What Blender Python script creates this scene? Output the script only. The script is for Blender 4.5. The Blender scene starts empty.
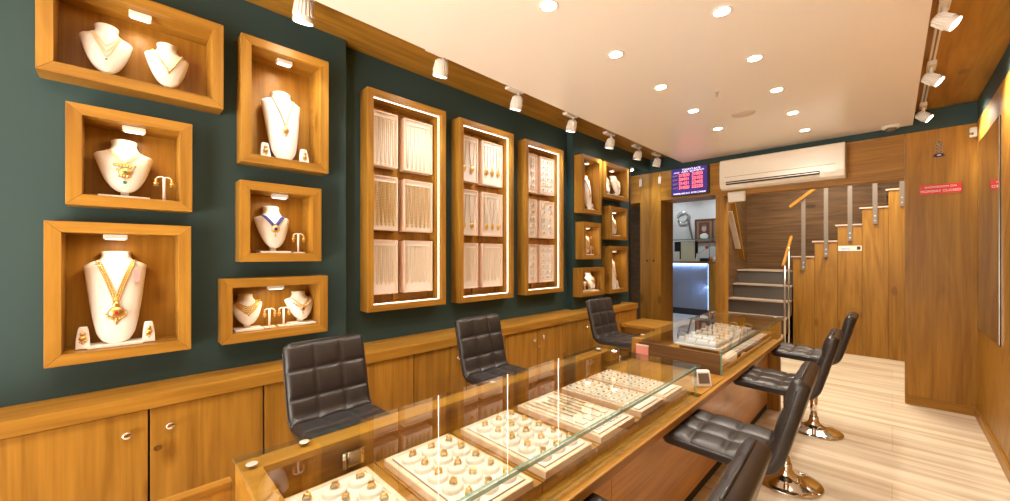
import bpy, bmesh, math, random
from mathutils import Vector, Matrix
random.seed(7)
PI = math.pi
SC = bpy.context.scene
C = SC.collection

# ------------------------------------------------------------------ materials
def new_mat(name):
    m = bpy.data.materials.new(name); m.use_nodes = True
    nt = m.node_tree
    return m, nt, nt.nodes['Principled BSDF']

def plain(name, col, rough=.5, metal=0., spec=.5, coat=0., bump=0., bscale=200.):
    m, nt, b = new_mat(name)
    b.inputs['Base Color'].default_value = (*col, 1)
    b.inputs['Roughness'].default_value = rough
    b.inputs['Metallic'].default_value = metal
    b.inputs['Specular IOR Level'].default_value = spec
    b.inputs['Coat Weight'].default_value = coat
    tc = nt.nodes.new('ShaderNodeTexCoord')
    n = nt.nodes.new('ShaderNodeTexNoise'); n.inputs['Scale'].default_value = bscale
    nt.links.new(tc.outputs['Object'], n.inputs['Vector'])
    mr = nt.nodes.new('ShaderNodeMapRange')
    mr.inputs['To Min'].default_value = rough * .9; mr.inputs['To Max'].default_value = min(1, rough * 1.1)
    nt.links.new(n.outputs['Fac'], mr.inputs['Value']); nt.links.new(mr.outputs['Result'], b.inputs['Roughness'])
    if bump:
        bp = nt.nodes.new('ShaderNodeBump'); bp.inputs['Strength'].default_value = bump; bp.inputs['Distance'].default_value = .002
        nt.links.new(n.outputs['Fac'], bp.inputs['Height']); nt.links.new(bp.outputs['Normal'], b.inputs['Normal'])
    return m

def emis(name, col, s):
    m, nt, b = new_mat(name)
    b.inputs['Base Color'].default_value = (*col, 1)
    b.inputs['Emission Color'].default_value = (*col, 1)
    b.inputs['Emission Strength'].default_value = s
    return m

def wood(name, axis, dark, light, rough=.38, chevron=False, plank=0.):
    m, nt, b = new_mat(name)
    N, L = nt.nodes.new, nt.links.new
    tc = N('ShaderNodeTexCoord'); oi = N('ShaderNodeObjectInfo')
    mul = N('ShaderNodeMath'); mul.operation = 'MULTIPLY'; mul.inputs[1].default_value = 17.3
    L(oi.outputs['Random'], mul.inputs[0])
    add = N('ShaderNodeVectorMath'); add.operation = 'ADD'
    src = tc.outputs['Object']
    if chevron:   # grain boards meeting in a V, repeated along Y
        sx = N('ShaderNodeSeparateXYZ'); L(src, sx.inputs[0])
        pp = N('ShaderNodeMath'); pp.operation = 'PINGPONG'; pp.inputs[1].default_value = .30
        L(sx.outputs['Y'], pp.inputs[0])
        m2 = N('ShaderNodeMath'); m2.operation = 'MULTIPLY'; m2.inputs[1].default_value = 1.5; L(pp.outputs[0], m2.inputs[0])
        a2 = N('ShaderNodeMath'); a2.operation = 'ADD'; L(sx.outputs['Z'], a2.inputs[0]); L(m2.outputs[0], a2.inputs[1])
        cx = N('ShaderNodeCombineXYZ'); L(pp.outputs[0], cx.inputs['Z']); L(a2.outputs[0], cx.inputs['Y'])
        src = cx.outputs[0]
    L(src, add.inputs[0]); L(mul.outputs[0], add.inputs[1])
    mp = N('ShaderNodeMapping')
    s = [9., 9., 9.]; s['XYZ'.index(axis)] = .9
    mp.inputs['Scale'].default_value = s
    L(add.outputs[0], mp.inputs['Vector'])
    n1 = N('ShaderNodeTexNoise'); n1.inputs['Scale'].default_value = .75; n1.inputs['Detail'].default_value = 7; n1.inputs['Distortion'].default_value = 2.2
    L(mp.outputs[0], n1.inputs['Vector'])
    mp2 = N('ShaderNodeMapping'); s2 = [110., 110., 110.]; s2['XYZ'.index(axis)] = 3.
    mp2.inputs['Scale'].default_value = s2; L(add.outputs[0], mp2.inputs['Vector'])
    n2 = N('ShaderNodeTexNoise'); n2.inputs['Scale'].default_value = .5; n2.inputs['Detail'].default_value = 3
    L(mp2.outputs[0], n2.inputs['Vector'])
    # knots
    mp3 = N('ShaderNodeMapping'); s3 = [3.2, 3.2, 3.2]; s3['XYZ'.index(axis)] = 1.5
    mp3.inputs['Scale'].default_value = s3; L(add.outputs[0], mp3.inputs['Vector'])
    vo = N('ShaderNodeTexVoronoi'); vo.inputs['Scale'].default_value = 1.0; L(mp3.outputs[0], vo.inputs['Vector'])
    kr = N('ShaderNodeMapRange'); kr.inputs['From Min'].default_value = .03; kr.inputs['From Max'].default_value = .13
    kr.inputs['To Min'].default_value = .45; kr.inputs['To Max'].default_value = 0; L(vo.outputs['Distance'], kr.inputs['Value'])
    mx = N('ShaderNodeMath'); mx.operation = 'MULTIPLY_ADD'; mx.inputs[1].default_value = .52
    L(n2.outputs['Fac'], mx.inputs[0]); L(n1.outputs['Fac'], mx.inputs[2])
    sb = N('ShaderNodeMath'); sb.operation = 'SUBTRACT'; L(mx.outputs[0], sb.inputs[0]); L(kr.outputs['Result'], sb.inputs[1])
    cr = N('ShaderNodeValToRGB')
    e = cr.color_ramp.elements
    e[0].position = .46; e[0].color = (*dark, 1); e[1].position = .95; e[1].color = (*light, 1)
    L(sb.outputs[0], cr.inputs['Fac'])
    L(cr.outputs['Color'], b.inputs['Base Color'])
    b.inputs['Roughness'].default_value = rough
    b.inputs['Specular IOR Level'].default_value = .32
    bp = N('ShaderNodeBump'); bp.inputs['Strength'].default_value = .08; bp.inputs['Distance'].default_value = .002
    L(n2.outputs['Fac'], bp.inputs['Height']); L(bp.outputs['Normal'], b.inputs['Normal'])
    return m

DK, LT = (.22, .094, .010), (.42, .208, .028)
WZ = wood('wood_upright_grain', 'Z', DK, LT)
WY = wood('wood_long_grain', 'Y', DK, LT)
WX = wood('wood_cross_grain', 'X', DK, LT)
WCH = wood('wood_chevron', 'Z', DK, LT, chevron=True)
WDX = wood('grey_wood', 'X', (.070, .036, .013), (.18, .10, .042), .5)
WDY = wood('grey_wood_y', 'Y', (.070, .036, .013), (.18, .10, .042), .5)
WBODY_LIT = wood('wood_counter_front_lit', 'Y', (.40, .19, .045), (.66, .36, .10), .3)  # paler than the other oak: light lost under the overhang is painted in
WSTAIR = wood('wood_stair_panel', 'Z', (.21, .092, .009), (.39, .195, .026))
TEAL = plain('dark_green_paint', (.034, .064, .062), .6, spec=.2, bump=.03, bscale=60)
CEILM = plain('ceiling_gloss_paint', (.90, .83, .74), .24, spec=.35)
WHITEWALL = plain('white_wall_paint', (.72, .72, .70), .6)
WHITE = plain('white_plastic', (.80, .76, .70), .35)
ACW = plain('air_conditioner_plastic', (.86, .80, .70), .18, spec=.5)
VELVET = plain('white_leatherette', (.86, .82, .76), .55, bump=.1, bscale=300)
CREAM = plain('cream_velvet', (.80, .74, .67), .75, bump=.2, bscale=500)
BEIGE = plain('beige_leatherette', (.80, .60, .45), .5, bump=.1, bscale=300)
LEATHER = plain('dark_brown_leather', (.022, .019, .019), .34, spec=.6, bump=.25, bscale=350)
CHROME = plain('chrome', (.85, .83, .80), .07, 1.)
STEEL = plain('brushed_steel', (.55, .52, .48), .32, 1.)
DISC = plain('satin_metal_disc', (.75, .72, .68), .35, .6)
GREYST = plain('grey_painted_steel', (.20, .17, .14), .45, .4)
GOLD = plain('gold', (.88, .58, .20), .30, 1.)
GOLDL = plain('pale_gold', (.92, .70, .38), .38, .5)
SILVER = plain('diamond_bright', (.92, .92, .95), .12, 1.)
RED = plain('ruby', (.4, .01, .03), .2)
GREEN = plain('emerald', (.0, .22, .12), .2)
BLUE = plain('sapphire_beads', (.03, .04, .30), .3)
BLACK = plain('black_plastic', (.012, .012, .012), .4)
DARK = plain('dark_recess', (.02, .015, .012), .7)
NAVY = plain('navy_panel', (.035, .02, .16), .35)
REDP = plain('red_sign', (.75, .035, .03), .35)
WTXT = plain('white_lettering', (.95, .92, .9), .5)
BTEXT = emis('backlit_lettering', (.9, .85, 1.), .9)
BPANEL = emis('backlit_blue_panel', (.05, .025, .30), .16)
YTXT = plain('yellow_lettering', (.9, .55, .08), .5)
BTXT = plain('blue_lettering', (.05, .2, .8), .5)
REDLED = emis('red_led_digits', (1., .12, .07), 2.2)
TILE = plain('dark_counter_laminate', (.105, .10, .095), .35)
PAPER = plain('cream_paper', (.72, .70, .50), .8)
PINK = plain('pink_paper', (.75, .32, .30), .7)
SKINC = plain('photo_tones', (.55, .40, .30), .6)
PHOTOBG = plain('photo_brown', (.16, .055, .035), .5)
TREAD = plain('pale_stone_tread', (.55, .45, .36), .4)
LAMP = emis('lamp_lens', (1., .93, .82), 26.)
LEDS = emis('led_strip', (1., .88, .76), 4.)
BOXLENS = emis('niche_lamp_lens', (1., .92, .80), 2.6)
LEDBLUE = emis('blue_led_strip', (.30, .50, 1.), 4.)
LAMI = plain('grey_counter_tile', (.20, .20, .21), .4)

def mirror_mat(name, col, rough):
    m, nt, b = new_mat(name)
    b.inputs['Base Color'].default_value = (*col, 1); b.inputs['Metallic'].default_value = 1; b.inputs['Roughness'].default_value = rough
    return m
MIRR = mirror_mat('bronze_mirror', (.62, .58, .50), .02)
MIRL = mirror_mat('clear_mirror', (.78, .78, .74), .02)

def glass_mat():
    m = bpy.data.materials.new('clear_glass'); m.use_nodes = True; nt = m.node_tree; nt.nodes.clear()
    N, L = nt.nodes.new, nt.links.new
    out = N('ShaderNodeOutputMaterial'); mix = N('ShaderNodeMixShader'); tr = N('ShaderNodeBsdfTransparent'); gl = N('ShaderNodeBsdfGlossy')
    tr.inputs['Color'].default_value = (.965, .985, .97, 1); gl.inputs['Roughness'].default_value = 0.0
    gl.inputs['Color'].default_value = (1, 1, 1, 1)
    fr = N('ShaderNodeFresnel'); fr.inputs['IOR'].default_value = 1.5
    g = N('ShaderNodeNewGeometry')
    inv = N('ShaderNodeMath'); inv.operation = 'SUBTRACT'; inv.inputs[0].default_value = 1; L(g.outputs['Backfacing'], inv.inputs[1])
    a = N('ShaderNodeMath'); a.operation = 'MULTIPLY'; L(fr.outputs[0], a.inputs[0]); L(inv.outputs[0], a.inputs[1])
    a2 = N('ShaderNodeMath'); a2.operation = 'MULTIPLY'; a2.inputs[1].default_value = 1.7; a2.use_clamp = True; L(a.outputs[0], a2.inputs[0])
    L(a2.outputs[0], mix.inputs['Fac']); L(tr.outputs[0], mix.inputs[1]); L(gl.outputs[0], mix.inputs[2]); L(mix.outputs[0], out.inputs['Surface'])
    return m
GLASS = glass_mat()
def glass_edge(alpha=.85):
    m, nt, b = new_mat('green_glass_edge')
    b.inputs['Base Color'].default_value = (.20, .40, .34, 1); b.inputs['Roughness'].default_value = .12
    b.inputs['Specular IOR Level'].default_value = .8
    b.inputs['Alpha'].default_value = alpha
    return m
GEDGE = glass_edge()
GEDGE2 = glass_edge(.12)

def floor_mat():
    m, nt, b = new_mat('cream_striped_stone')
    N, L = nt.nodes.new, nt.links.new
    tc = N('ShaderNodeTexCoord'); mp = N('ShaderNodeMapping'); mp.inputs['Scale'].default_value = (.55, 11, 1)
    mp.inputs['Rotation'].default_value = (0, 0, .05)
    L(tc.outputs['Object'], mp.inputs['Vector'])
    n = N('ShaderNodeTexNoise'); n.inputs['Scale'].default_value = 1.3; n.inputs['Detail'].default_value = 6; n.inputs['Distortion'].default_value = .5
    L(mp.outputs[0], n.inputs['Vector'])
    cr = N('ShaderNodeValToRGB'); e = cr.color_ramp.elements
    e[0].position = .33; e[0].color = (.64, .52, .35, 1); e[1].position = .62; e[1].color = (.88, .80, .63, 1)
    L(n.outputs['Fac'], cr.inputs['Fac'])
    br = N('ShaderNodeTexBrick'); br.inputs['Scale'].default_value = 1.0; br.inputs['Mortar Size'].default_value = .002
    br.inputs['Brick Width'].default_value = 1.2; br.inputs['Row Height'].default_value = .6
    br.inputs['Color1'].default_value = (1, 1, 1, 1); br.inputs['Color2'].default_value = (.94, .94, .94, 1); br.inputs['Mortar'].default_value = (.8, .75, .7, 1)
    L(tc.outputs['Object'], br.inputs['Vector'])
    mm = N('ShaderNodeMix'); mm.data_type = 'RGBA'; mm.blend_type = 'MULTIPLY'; mm.inputs['Factor'].default_value = 1
    L(cr.outputs['Color'], mm.inputs[6]); L(br.outputs['Color'], mm.inputs[7]); L(mm.outputs[2], b.inputs['Base Color'])
    b.inputs['Roughness'].default_value = .22; b.inputs['Specular IOR Level'].default_value = .5
    return m
FLOORM = floor_mat()

# ------------------------------------------------------------------ mesh helpers
ORG = {}
class MB:
    def __init__(s): s.bm = bmesh.new(); s.mats = []
    def mi(s, m):
        if m is None: return 0
        if m not in s.mats: s.mats.append(m)
        return s.mats.index(m)
    def box(s, x0, x1, y0, y1, z0, z1, m=None, bev=0., M=None, side=None):
        k = s.mi(m)
        t = bmesh.new()
        bmesh.ops.create_cube(t, size=1)
        for v in t.verts:
            v.co = Vector(((x0 + x1) / 2 + v.co.x * (x1 - x0), (y0 + y1) / 2 + v.co.y * (y1 - y0), (z0 + z1) / 2 + v.co.z * (z1 - z0)))
        if bev: bmesh.ops.bevel(t, geom=list(t.edges), offset=bev, segments=2, profile=.6, affect='EDGES')
        s._merge(t, k, M)
        return s
    def _merge(s, t, k, M=None, smooth=False):
        if M is not None: bmesh.ops.transform(t, matrix=M, verts=t.verts)
        vm = {}
        for v in t.verts: vm[v] = s.bm.verts.new(v.co)
        for f in t.faces:
            try:
                nf = s.bm.faces.new([vm[v] for v in f.verts]); nf.material_index = k; nf.smooth = smooth or f.smooth
            except ValueError: pass
        t.free()
    def cyl(s, p0, p1, r0, r1=None, n=20, m=None, smooth=True, caps=True):
        k = s.mi(m); r1 = r0 if r1 is None else r1
        p0, p1 = Vector(p0), Vector(p1); d = (p1 - p0).normalized()
        q = d.to_track_quat('Z', 'Y')
        a = [s.bm.verts.new(p0 + q @ Vector((r0 * math.cos(2 * PI * i / n), r0 * math.sin(2 * PI * i / n), 0))) for i in range(n)]
        b = [s.bm.verts.new(p1 + q @ Vector((r1 * math.cos(2 * PI * i / n), r1 * math.sin(2 * PI * i / n), 0))) for i in range(n)]
        for i in range(n):
            f = s.bm.faces.new([a[i], a[(i + 1) % n], b[(i + 1) % n], b[i]]); f.smooth = smooth; f.material_index = k
        if caps:
            f = s.bm.faces.new(a[::-1]); f.material_index = k
            f = s.bm.faces.new(b); f.material_index = k
        return s
    def lathe(s, prof, org=(0, 0, 0), axis=(0, 0, 1), n=28, m=None, sx=1., sy=1., smooth=True):
        k = s.mi(m); o = Vector(org); q = Vector(axis).normalized().to_track_quat('Z', 'Y')
        rows = []
        for r, z in prof:
            if r < 1e-6: rows.append([s.bm.verts.new(o + q @ Vector((0, 0, z)))])
            else: rows.append([s.bm.verts.new(o + q @ Vector((r * sx * math.cos(2 * PI * i / n), r * sy * math.sin(2 * PI * i / n), z))) for i in range(n)])
        for a, b in zip(rows, rows[1:]):
            for i in range(n):
                j = (i + 1) % n
                if len(a) == 1 and len(b) == 1: continue
                if len(a) == 1: vs = [a[0], b[j], b[i]]
                elif len(b) == 1: vs = [a[i], a[j], b[0]]
                else: vs = [a[i], a[j], b[j], b[i]]
                f = s.bm.faces.new(vs[::1]); f.smooth = smooth; f.material_index = k
        return s
    def tube(s, pts, r, n=6, m=None, closed=False):
        k = s.mi(m); pts = [Vector(p) for p in pts]; rings = []
        N = len(pts)
        for i, p in enumerate(pts):
            if closed: d = pts[(i + 1) % N] - pts[i - 1]
            else: d = pts[min(i + 1, N - 1)] - pts[max(i - 1, 0)]
            q = d.normalized().to_track_quat('Z', 'Y')
            rr = r[i] if isinstance(r, (list, tuple)) else r
            rings.append([s.bm.verts.new(p + q @ Vector((rr * math.cos(2 * PI * j / n), rr * math.sin(2 * PI * j / n), 0))) for j in range(n)])
        rng = range(N) if closed else range(N - 1)
        for i in rng:
            a, b = rings[i], rings[(i + 1) % N]
            # align start index on closest vertex to avoid twist
            off = min(range(n), key=lambda o: (a[0].co - b[o].co).length)
            for j in range(n):
                f = s.bm.faces.new([a[j], a[(j + 1) % n], b[(j + 1 + off) % n], b[(j + off) % n]]); f.smooth = True; f.material_index = k
        if not closed:
            for rg in (rings[0][::-1], rings[-1]):
                f = s.bm.faces.new(rg); f.material_index = k
        return s
    def ball(s, c, r, m=None, sub=1, sc=(1, 1, 1)):
        k = s.mi(m); t = bmesh.new(); bmesh.ops.create_icosphere(t, subdivisions=sub, radius=r)
        for v in t.verts: v.co = Vector((v.co.x * sc[0] + c[0], v.co.y * sc[1] + c[1], v.co.z * sc[2] + c[2]))
        s._merge(t, k, smooth=True); return s
    def prism(s, poly, axis, a0, a1, m=None):
        """poly of 2D points; axis 'X': (y,z); 'Y': (x,z); 'Z': (x,y)"""
        k = s.mi(m)
        def P(p, a): return {'X': (a, p[0], p[1]), 'Y': (p[0], a, p[1]), 'Z': (p[0], p[1], a)}[axis]
        a = [s.bm.verts.new(P(p, a0)) for p in poly]; b = [s.bm.verts.new(P(p, a1)) for p in poly]
        n = len(poly)
        for i in range(n):
            f = s.bm.faces.new([a[i], a[(i + 1) % n], b[(i + 1) % n], b[i]]); f.material_index = k
        f = s.bm.faces.new(a[::-1]); f.material_index = k; f = s.bm.faces.new(b); f.material_index = k
        return s
    def build(s, name, mat=None, parent=None, loc=(0, 0, 0), bev=0., M=None):
        bmesh.ops.recalc_face_normals(s.bm, faces=s.bm.faces)
        org = Vector(loc)
        if parent is not None: org = Vector(ORG.get(parent.name, (0, 0, 0)))
        if M is not None: bmesh.ops.transform(s.bm, matrix=M, verts=s.bm.verts)
        if org.length > 0: bmesh.ops.translate(s.bm, vec=-org, verts=s.bm.verts)
        me = bpy.data.meshes.new(name); s.bm.to_mesh(me); s.bm.free()
        ms = s.mats if s.mats else [mat]
        for m in ms: me.materials.append(m)
        o = bpy.data.objects.new(name, me); C.objects.link(o)
        if parent is not None:
            o.parent = parent; ORG[o.name] = tuple(org)
        else: o.location = org; ORG[o.name] = tuple(org)
        if bev:
            md = o.modifiers.new('bevel', 'BEVEL'); md.width = bev; md.segments = 2; md.limit_method = 'ANGLE'
        return o

def B(*a, **k): return MB().box(*a, **k)

ALL_LABELS = {}
def tag(o, label, cat, group=None, kind=None):
    o['label'] = label; o['category'] = cat
    if group: o['group'] = group
    if kind: o['kind'] = kind
    ALL_LABELS.setdefault(label, []).append(o.name)
    return o
def thing(name, label, cat, loc=(0, 0, 0), group=None):
    o = bpy.data.objects.new(name, None); C.objects.link(o); o.location = loc; o.empty_display_size = .05
    ORG[o.name] = tuple(loc)
    return tag(o, label, cat, group)
def struct(name, mb, mat=None, bev=0.):
    o = mb.build(name, mat, bev=bev); o['kind'] = 'structure'; return o
def dup(o, loc, rz, label, group=None, parent=None):
    c = o.copy(); C.objects.link(c)
    c.location = loc; c.rotation_euler = (0, 0, rz)
    c['label'] = label
    if group: c['group'] = group
    ALL_LABELS.setdefault(label, []).append(c.name)
    def kids(src, dst):
        for ch in list(src.children):
            if ch.type == 'LIGHT': continue
            d = ch.copy(); C.objects.link(d); d.parent = dst; kids(ch, d)
    kids(o, c)
    return c
ORD = ['first', 'second', 'third', 'fourth', 'fifth', 'sixth', 'seventh', 'eighth', 'ninth', 'tenth']

# ------------------------------------------------------------------ lights
def spot(loc, target, power, angle=80, blend=.8, col=(1, .84, .64), r=.03):
    l = bpy.data.lights.new('spot_light', 'SPOT'); l.energy = power; l.spot_size = math.radians(angle); l.spot_blend = blend
    l.color = col; l.shadow_soft_size = r
    o = bpy.data.objects.new('spot_light', l); C.objects.link(o); o.location = loc
    o.rotation_euler = (Vector(target) - Vector(loc)).to_track_quat('-Z', 'Y').to_euler()
    return o
def area(loc, size, power, col=(1, .84, .64), rot=(0, 0, 0), sy=None, spread=PI):
    l = bpy.data.lights.new('area_light', 'AREA'); l.energy = power; l.size = size; l.color = col
    if sy: l.shape = 'RECTANGLE'; l.size_y = sy
    l.spread = spread
    o = bpy.data.objects.new('area_light', l); C.objects.link(o); o.location = loc; o.rotation_euler = rot
    return o
WARM = (1, .89, .77)
NEUT = (1, .90, .76)

# ------------------------------------------------------------------ setting
struct('floor', B(-5.4, .75, -1.7, 11.7, -.06, 0), FLOORM)
CZ = 2.80       # dropped white ceiling
SZ = 2.94       # wooden soffits beside it
struct('ceiling', B(-2.08, .145, -1.7, 5.60, CZ, CZ + .10).box(-2.08, .145, -1.7, 5.60, CZ + .10, SZ + .06), CEILM)
struct('trim_1', B(-2.75, -2.08, -1.7, 5.65, SZ, SZ + .06), WY)
struct('trim_2', B(.145, .62, -1.7, 5.65, SZ, SZ + .06), WY)
struct('ceiling_back_room', B(-5.4, .75, 5.60, 11.7, 3.40, 3.46), WHITEWALL)

# left wall: three bays with slight steps, holes where niches are let in
boxes = {  # name: (y0, y1, z0, z1, x_front, x_back, frame width)
    'n1': (-.245, .382, 2.262, 2.700), 'n2': (-.164, .255, 1.717, 2.153), 'n3': (-.223, .250, 1.034, 1.645),
    'n4': (.459, .914, 2.007, 2.697), 'n5': (.453, .871, 1.465, 1.906), 'n6': (.374, .908, 1.032, 1.375),
    't1': (1.203, 1.864, 1.106, 2.663), 't2': (2.001, 2.655, 1.100, 2.655), 't3': (2.822, 3.445, 1.105, 2.650),
    'c1': (3.690, 4.100, 1.985, 2.648), 'c2': (4.165, 4.780, 2.211, 2.648), 'c3': (3.717, 4.092, 1.456, 1.885),
    'c4': (4.300, 4.748, 1.700, 2.117), 'c5': (3.668, 4.168, 1.028, 1.358), 'c6': (4.300, 4.765, 1.024, 1.616)}
def wall_with_holes(name, x0, x1, y0, y1, z0, z1, names):
    hs = [(boxes[n][0] + .012, boxes[n][1] - .012, boxes[n][2] + .012, boxes[n][3] - .012) for n in names]
    ys = sorted({y0, y1} | {h[0] for h in hs} | {h[1] for h in hs})
    mb = MB()
    for a, b in zip(ys, ys[1:]):
        m = (a + b) / 2
        cuts = sorted((h[2], h[3]) for h in hs if h[0] < m < h[1])
        z = z0
        for c0, c1 in cuts:
            mb.box(x0, x1, a, b, z, c0); z = c1
        mb.box(x0, x1, a, b, z, z1)
    return struct(name, mb, TEAL)
XA, XB, XC = -2.58, -2.66, -2.578
wall_with_holes('wall_left', -2.78, XA, -1.7, 1.07, 0, SZ, ['n1', 'n2', 'n3', 'n4', 'n5', 'n6'])
wall_with_holes('wall_left_middle', -2.78, XB, 1.07, 3.66, 0, SZ, ['t1', 't2', 't3'])
wall_with_holes('wall_left_far', -2.78, XC, 3.66, 5.65, 0, SZ, ['c1', 'c2', 'c3', 'c4', 'c5', 'c6'])
struct('wall_left_backing', B(-2.84, -2.78, -1.7, 5.65, 0, SZ), TEAL)
# right wall
struct('wall_right', B(.56, .66, -1.7, 5.65, 0, 2.75), WCH)
struct('trim_3', B(.562, .66, -1.7, 5.65, 2.75, SZ), TEAL)
# end wall: pillar, beam, panel
struct('wall_end', B(-2.608, -2.412, 5.65, 6.10, 0, 2.735).box(-5.4, -2.608, 5.65, 5.75, 0, 3.40), WZ)
struct('trim_4', B(-2.409, -1.67, 5.65, 6.10, 2.31, 2.735).box(-1.67, .088, 5.65, 5.83, 2.285, 2.735), WX)
struct('trim_5', B(-1.67, -1.565, 5.65, 5.83, 0, 2.283), WZ)
struct('wall_end_panel', B(.092, .56, 5.65, 5.85, 0, 2.735), WZ)
struct('trim_6', B(-2.608, .62, 5.652, 5.85, 2.737, 3.40), TEAL)
struct('baseboard_end', B(.094, .56, 5.635, 5.65, 0, .085), WX)
struct('baseboard_right', B(.545, .56, -1.7, 5.635, 0, .085), WY)
# room behind the camera: shop front with two side returns and an opening for the world light
struct('wall_back', B(-2.78, -2.3, -1.8, -1.7, 0, 3.0).box(.2, .66, -1.8, -1.7, 0, 3.0).box(-2.3, .2, -1.8, -1.7, 2.5, 3.0), WZ)
# stairwell and back room shells
struct('wall_stair_back', B(-2.12, .75, 8.75, 8.85, 0, 3.40), WDX)
struct('wall_stair_angled', MB().prism([(-1.665, 5.832), (-1.605, 5.832), (-2.022, 7.24), (-2.118, 7.24)], 'Z', 0, 3.40), WDY)
struct('wall_stair_side', B(-2.12, -2.022, 7.241, 8.748, 0, 3.40), WDY)
struct('wall_stair_right', B(.66, .75, 5.85, 8.75, 0, 3.40), WDY)
struct('wall_back_room_rear', B(-5.4, -2.12, 11.5, 11.6, 0, 3.40), WHITEWALL)
struct('wall_back_room_left', B(-5.4, -5.3, 5.75, 11.5, 0, 3.40), WHITEWALL)
struct('wall_back_room_right', B(-2.2, -2.125, 8.85, 11.5, 0, 3.40), WHITEWALL)

# mirrors
m_ = thing('wall_mirror', 'tall mirror strip at the far end of the dark green wall', 'mirror', (XC, 5.32, .9))
B(XC + .001, XC + .008, 5.02, 5.645, .02, 2.735).build('mirror_glass', MIRL, m_)
B(XC + .001, XC + .012, 5.005, 5.02, .02, 2.735).build('edge_strip', BLACK, m_)
m_ = thing('wall_mirror', 'large dark-edged mirror panel on the right wooden wall', 'mirror', (.56, 5.0, .84))
B(.5505, .554, 4.55, 5.50, .84, 2.52).build('mirror_glass', MIRR, m_)
B(.5541, .5595, 4.545, 5.505, .835, 2.525).build('backing_board', BLACK, m_)

# ------------------------------------------------------------------ niches
FW = .048
def mitred_frame(mb, y0, y1, z0, z1, xf, xb, fw, m=None):
    for (a, b, c, d) in (((y0, z0), (y1, z0), (y1 - fw, z0 + fw), (y0 + fw, z0 + fw)),
                         ((y0, z1), (y0 + fw, z1 - fw), (y1 - fw, z1 - fw), (y1, z1)),
                         ((y0, z0), (y0 + fw, z0 + fw), (y0 + fw, z1 - fw), (y0, z1)),
                         ((y1, z0), (y1, z1), (y1 - fw, z1 - fw), (y1 - fw, z0 + fw))):
        mb.prism([a, b, c, d], 'X', xb, xf, m)
def wood_box(root, y0, y1, z0, z1, xf, xw, xb, fw=FW):
    """front frame outside the wall, thin lining let into it"""
    # horizontal boards (grain along Y) and vertical boards (grain along Z)
    g = .0008
    def board(name, quad, mat):
        mb = MB(); mb.prism(quad, 'X', xw - .0, xf); return mb.build(name, mat, root, bev=.0012)
    board('frame_board', [(y0, z0), (y1, z0), (y1 - fw, z0 + fw - g), (y0 + fw, z0 + fw - g)], WY)
    board('frame_board', [(y0, z1), (y0 + fw, z1 - fw + g), (y1 - fw, z1 - fw + g), (y1, z1)], WY)
    board('frame_board', [(y0, z0 + g), (y0 + fw, z0 + fw), (y0 + fw, z1 - fw), (y0, z1 - g)], WZ)
    board('frame_board', [(y1, z0 + g), (y1, z1 - g), (y1 - fw, z1 - fw), (y1 - fw, z0 + fw)], WZ)
    lw = .016; a0, a1, b0, b1 = y0 + fw - lw, y1 - fw + lw, z0 + fw - lw, z1 - fw + lw
    lin = MB(); lin.box(xb, xw, a0, a1, b0, b0 + lw).box(xb, xw, a0, a1, b1 - lw, b1).box(xb, xw, a0, a0 + lw, b0 + lw, b1 - lw).box(xb, xw, a1 - lw, a1, b0 + lw, b1 - lw)
    lin.build('lining', WY, root)
    B(xb - .008, xb, a0, a1, b0, b1).build('back_panel', WZ, root)
ND = {  # descriptive labels
    'n1': 'wooden lit wall niche at the top left holding two white busts',
    'n2': 'wooden lit wall niche, middle of the left column, with a green-gem necklace set',
    'n3': 'large wooden lit wall niche at lower left with one tall gold-pendant bust',
    'n4': 'tall wooden lit wall niche at the top of the second column of niches',
    'n5': 'wooden lit wall niche with blue bead necklace and white earring stand',
    'n6': 'wide low wooden lit wall niche with two gold choker busts above the cabinet',
    'c1': 'tall narrow wooden niche at the top left of the far cluster of six',
    'c2': 'squarish wooden niche at the top right of the far cluster, two busts',
    'c3': 'small wooden niche in the middle of the left stack of the far cluster',
    'c4': 'small wooden niche in the middle of the right stack of the far cluster',
    'c5': 'low wooden niche at the bottom left of the far cluster, above the farthest chair',
    'c6': 'tall wooden niche at the bottom right of the far cluster near the mirror'}
XF = {'n': -2.462, 't': -2.545, 'c': -2.468}
XW = {'n': XA, 't': XB, 'c': XC}
LAMPY = {'n1': .068, 'n2': .047, 'n3': -.015, 'n4': .686}
for n, (y0, y1, z0, z1) in boxes.items():
    if n[0] == 't': continue
    k = n[0]; root = thing('display_niche', ND[n], 'display niche', (XW[k], (y0 + y1) / 2, z0), 'lit wooden niches on the green wall')
    wood_box(root, y0, y1, z0, z1, XF[k], XW[k], -2.665, FW if n != 'c5' else .045)
    yc = LAMPY.get(n, (y0 + y1) / 2); zt = z1 - FW
    hs = .040 if k == 'n' else .035
    xc = XF[k] - .075
    lp = B(xc - .022, xc + .022, yc - hs, yc + hs, zt - .022, zt - .0005, bev=.003).build('niche_lamp', WHITE, root)
    B(xc - .016, xc + .016, yc - hs + .008, yc + hs - .008, zt - .0245, zt - .022).build('lamp_lens', BOXLENS, lp)
    area((xc, yc, zt - .03), .05, {'n': .32, 'c': .30}[k], (1, .82, .56), (0, 0, 0), .03)

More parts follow.
